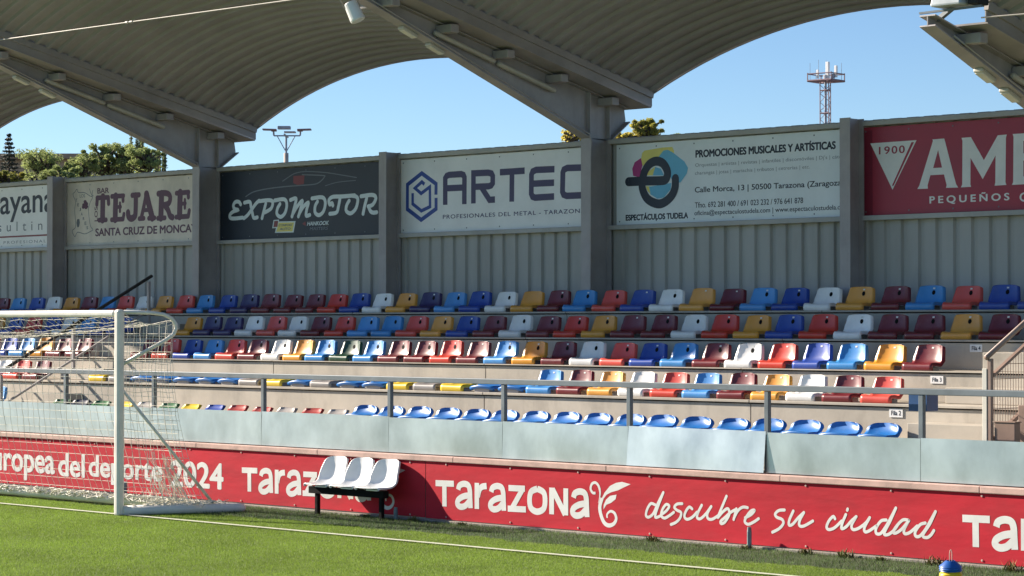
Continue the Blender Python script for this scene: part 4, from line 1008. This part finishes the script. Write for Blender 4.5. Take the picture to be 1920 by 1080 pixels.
tree(1215, 218, 26, 46, Y_, 'yellow leaved tree behind the roof column by the e-logo sign', 1500, .12)
tree(1176, 244, 22, 47, Y_, 'yellow green lower tree left of the taller yellow tree', 700, .11)
tree(1072, 238, 20, 47, Y_, 'sparse yellow tree at the end of the hexagon sign', 130, .12)
tree(1272, 248, 9, 48, G_, 'small green treetop peeping over the e-logo sign', 160, .09)
# house
h0 = D(-40, 300, 100); h1 = D(150, 300, 100); hz_ = D(60, 299, 100).z
ho = thing('house', (h0.x, h0.y, 0), 'tan house with low tiled roof behind the trees at far left', 'house')
ux = (h1-h0); ux.z = 0; L_ = ux.length; ux.normalize(); uy = Vector((-ux.y, ux.x, 0))
def hb(mb, a, b, c_, d, z0, z1):
    o_ = Vector((h0.x, h0.y, 0)); q = [o_+ux*a+uy*c_, o_+ux*b+uy*c_, o_+ux*b+uy*d, o_+ux*a+uy*d]
    mb.add([Vector((v.x, v.y, z0)) for v in q]+[Vector((v.x, v.y, z1)) for v in q], [(0,3,2,1),(4,5,6,7),(0,1,5,4),(1,2,6,5),(2,3,7,6),(3,0,4,7)])
m = MB(); hb(m, 0, L_, 0, 9, 0, hz_); m.build('wall', M['bldg'], ho)
m = MB(); hb(m, -.4, L_+.4, -.5, 9.5, hz_+.01, hz_+.22); m.build('roof', M['tile'], ho)
for a in (1.5, 4.2, 6.6):
    if a+1 < L_:
        m = MB(); hb(m, a, a+1.0, -.03, .05, hz_-2.6, hz_-1.3); m.build('window', M['glass'], ho)
# antenna tower
def tower():
    fwd = 190; s = fwd/F; c = D(1549, 232, fwd); zt = D(1549, 152, fwd).z; w_ = 22*s/2
    t = thing('antenna_tower', (c.x, c.y, 0), 'lattice antenna tower above the right end of the e-logo sign', 'antenna tower')
    m = MB(); cs = [(c.x-w_*.9, c.y-w_*.5), (c.x+w_*.9, c.y-w_*.5), (c.x+w_*.2, c.y+w_)]
    for x, y in cs: m.tube([(x, y, 0), (x, y, zt)], .045, 5)
    z = 0.0; k = 0
    while z < zt-.6:
        for (xa, ya), (xb_, yb_) in zip(cs, cs[1:]+cs[:1]):
            m.tube([(xa, ya, z), (xb_, yb_, z+.7)] if k % 2 else [(xb_, yb_, z), (xa, ya, z+.7)], .024, 4)
        z += .7; k += 1
    for zz in (zt-.75*1, zt-2.6, zt-5.6):
        for (xa, ya), (xb_, yb_) in zip(cs, cs[1:]+cs[:1]): m.tube([(xa, ya, zz), (xb_, yb_, zz)], .05, 4)
    m.build('lattice', M['mast'], t)
    m = MB(); m.tube([(c.x-.05, c.y, 0), (c.x-.05, c.y, zt)], .10, 6); m.build('cable_ladder', M['mastgrey'], t)
    m = MB(); a = 35*s; r2 = math.sqrt(2)/2
    for zz, rr in ((zt, .09), (zt+13*s, .05)):
        q = [(c.x+a*_rt.x*u+a*.9*_fw.x*v, c.y+a*_rt.y*u+a*.9*_fw.y*v, zz) for u, v in ((-1, -.1), (.15, -1), (1, .1), (-.15, 1))]
        for p0, p1 in zip(q, q[1:]+q[:1]): m.tube([p0, p1], rr, 5)
    q0 = q
    for p0 in q0: m.tube([(p0[0], p0[1], zt), (p0[0], p0[1], zt+15*s)], .05, 5)
    m.tube([(q0[0][0], q0[0][1], zt), (q0[2][0], q0[2][1], zt)], .09, 5); m.tube([(q0[1][0], q0[1][1], zt), (q0[3][0], q0[3][1], zt)], .09, 5)
    m.build('platform', M['mast'], t)
    for dx, h0_, h1_, r in ((-17, 4, 20, .10), (1.5, 4, 35, .15), (17, 6, 28, .12), (-3, 2, 11, .12), (12, 4, 13, .12)):
        x, y = c.x+_rt.x*dx*s-_fw.x*.5, c.y+_rt.y*dx*s-_fw.y*.5
        m = MB(); m.bar((x, y, zt+h0_*s), (x, y, zt+h1_*s), r*2, r*1.4); m.build('panel_antenna', M['white'] if dx != 12 else M['mastgrey'], t, bevel=.03)
    m = MB()
    for dx, h in ((-30, 34), (-14, 40), (0, 39), (16, 30), (29, 34), (-19, 22), (29, 22)):
        x, y = c.x+_rt.x*dx*s, c.y+_rt.y*dx*s; m.tube([(x, y, zt), (x, y, zt+h*s)], .02, 4)
    m.build('whip_antennas', M['mastgrey'], t)
tower()
def floodmast():
    fwd = 120; s = fwd/F; c = D(536.5, 300, fwd); za = D(536, 254.5, fwd).z; zc = D(536, 287, fwd).z
    t = thing('floodlight_mast', (c.x, c.y, 0), 'floodlight mast with four lamps above the black sign', 'floodlight mast')
    m = MB(); m.tube([(c.x, c.y, 0), (c.x, c.y, zc)], [.16, .125], 12); m.build('pole', M['concretemast'], t, smooth=True)
    m = MB(); m.tube([(c.x, c.y, zc), (c.x, c.y, za)], .055, 8)
    R2 = Vector((_rt.x, _rt.y, 0)); F2 = Vector((_fw.x, _fw.y, 0)); o_ = Vector((c.x, c.y, za))
    L2, R3 = o_-R2*23*s, o_+R2*26*s
    m.tube([L2, o_, R3], .04, 6); m.tube([o_-F2*1.0, o_+F2*1.0], .04, 6)
    m.tube([o_-R2*17*s, Vector((c.x, c.y, zc+.05))], .025, 5); m.tube([o_+R2*17*s, Vector((c.x, c.y, zc+.05))], .025, 5)
    for e, dx in ((L2, -2), (R3, 2)): m.tube([e, e+R2*dx*s*.5+Vector((0, 0, 11*s))], .05, 6)
    m.build('cross_arm', M['mastgrey'], t)
    for e, sx in ((L2, -1), (R3, 1)):
        b = e+Vector((0, 0, 11*s)); m = MB()
        m.bar(b-R2*sx*5*s, b+R2*sx*21*s+Vector((0, 0, .02)), .5, .075); m.bar(b-R2*sx*5*s+Vector((0,0,-.02)), b+R2*sx*5*s+Vector((0,0,-.02)), .3, .12); m.build('floodlight_head', M['mast'], t, bevel=.02)
    for dz, dx, wd in ((13.5, -2, 24), (8.5, 5, 22)):
        b = o_+R2*dx*s+Vector((0, 0, dz*s))-F2*(.5 if dz > 10 else -.6); m = MB()
        m.bar(b-R2*wd/2*s, b+R2*wd/2*s, .45, .16 if dz > 10 else .08); m.build('floodlight_head', M['mastgrey'], t, bevel=.03)
floodmast()
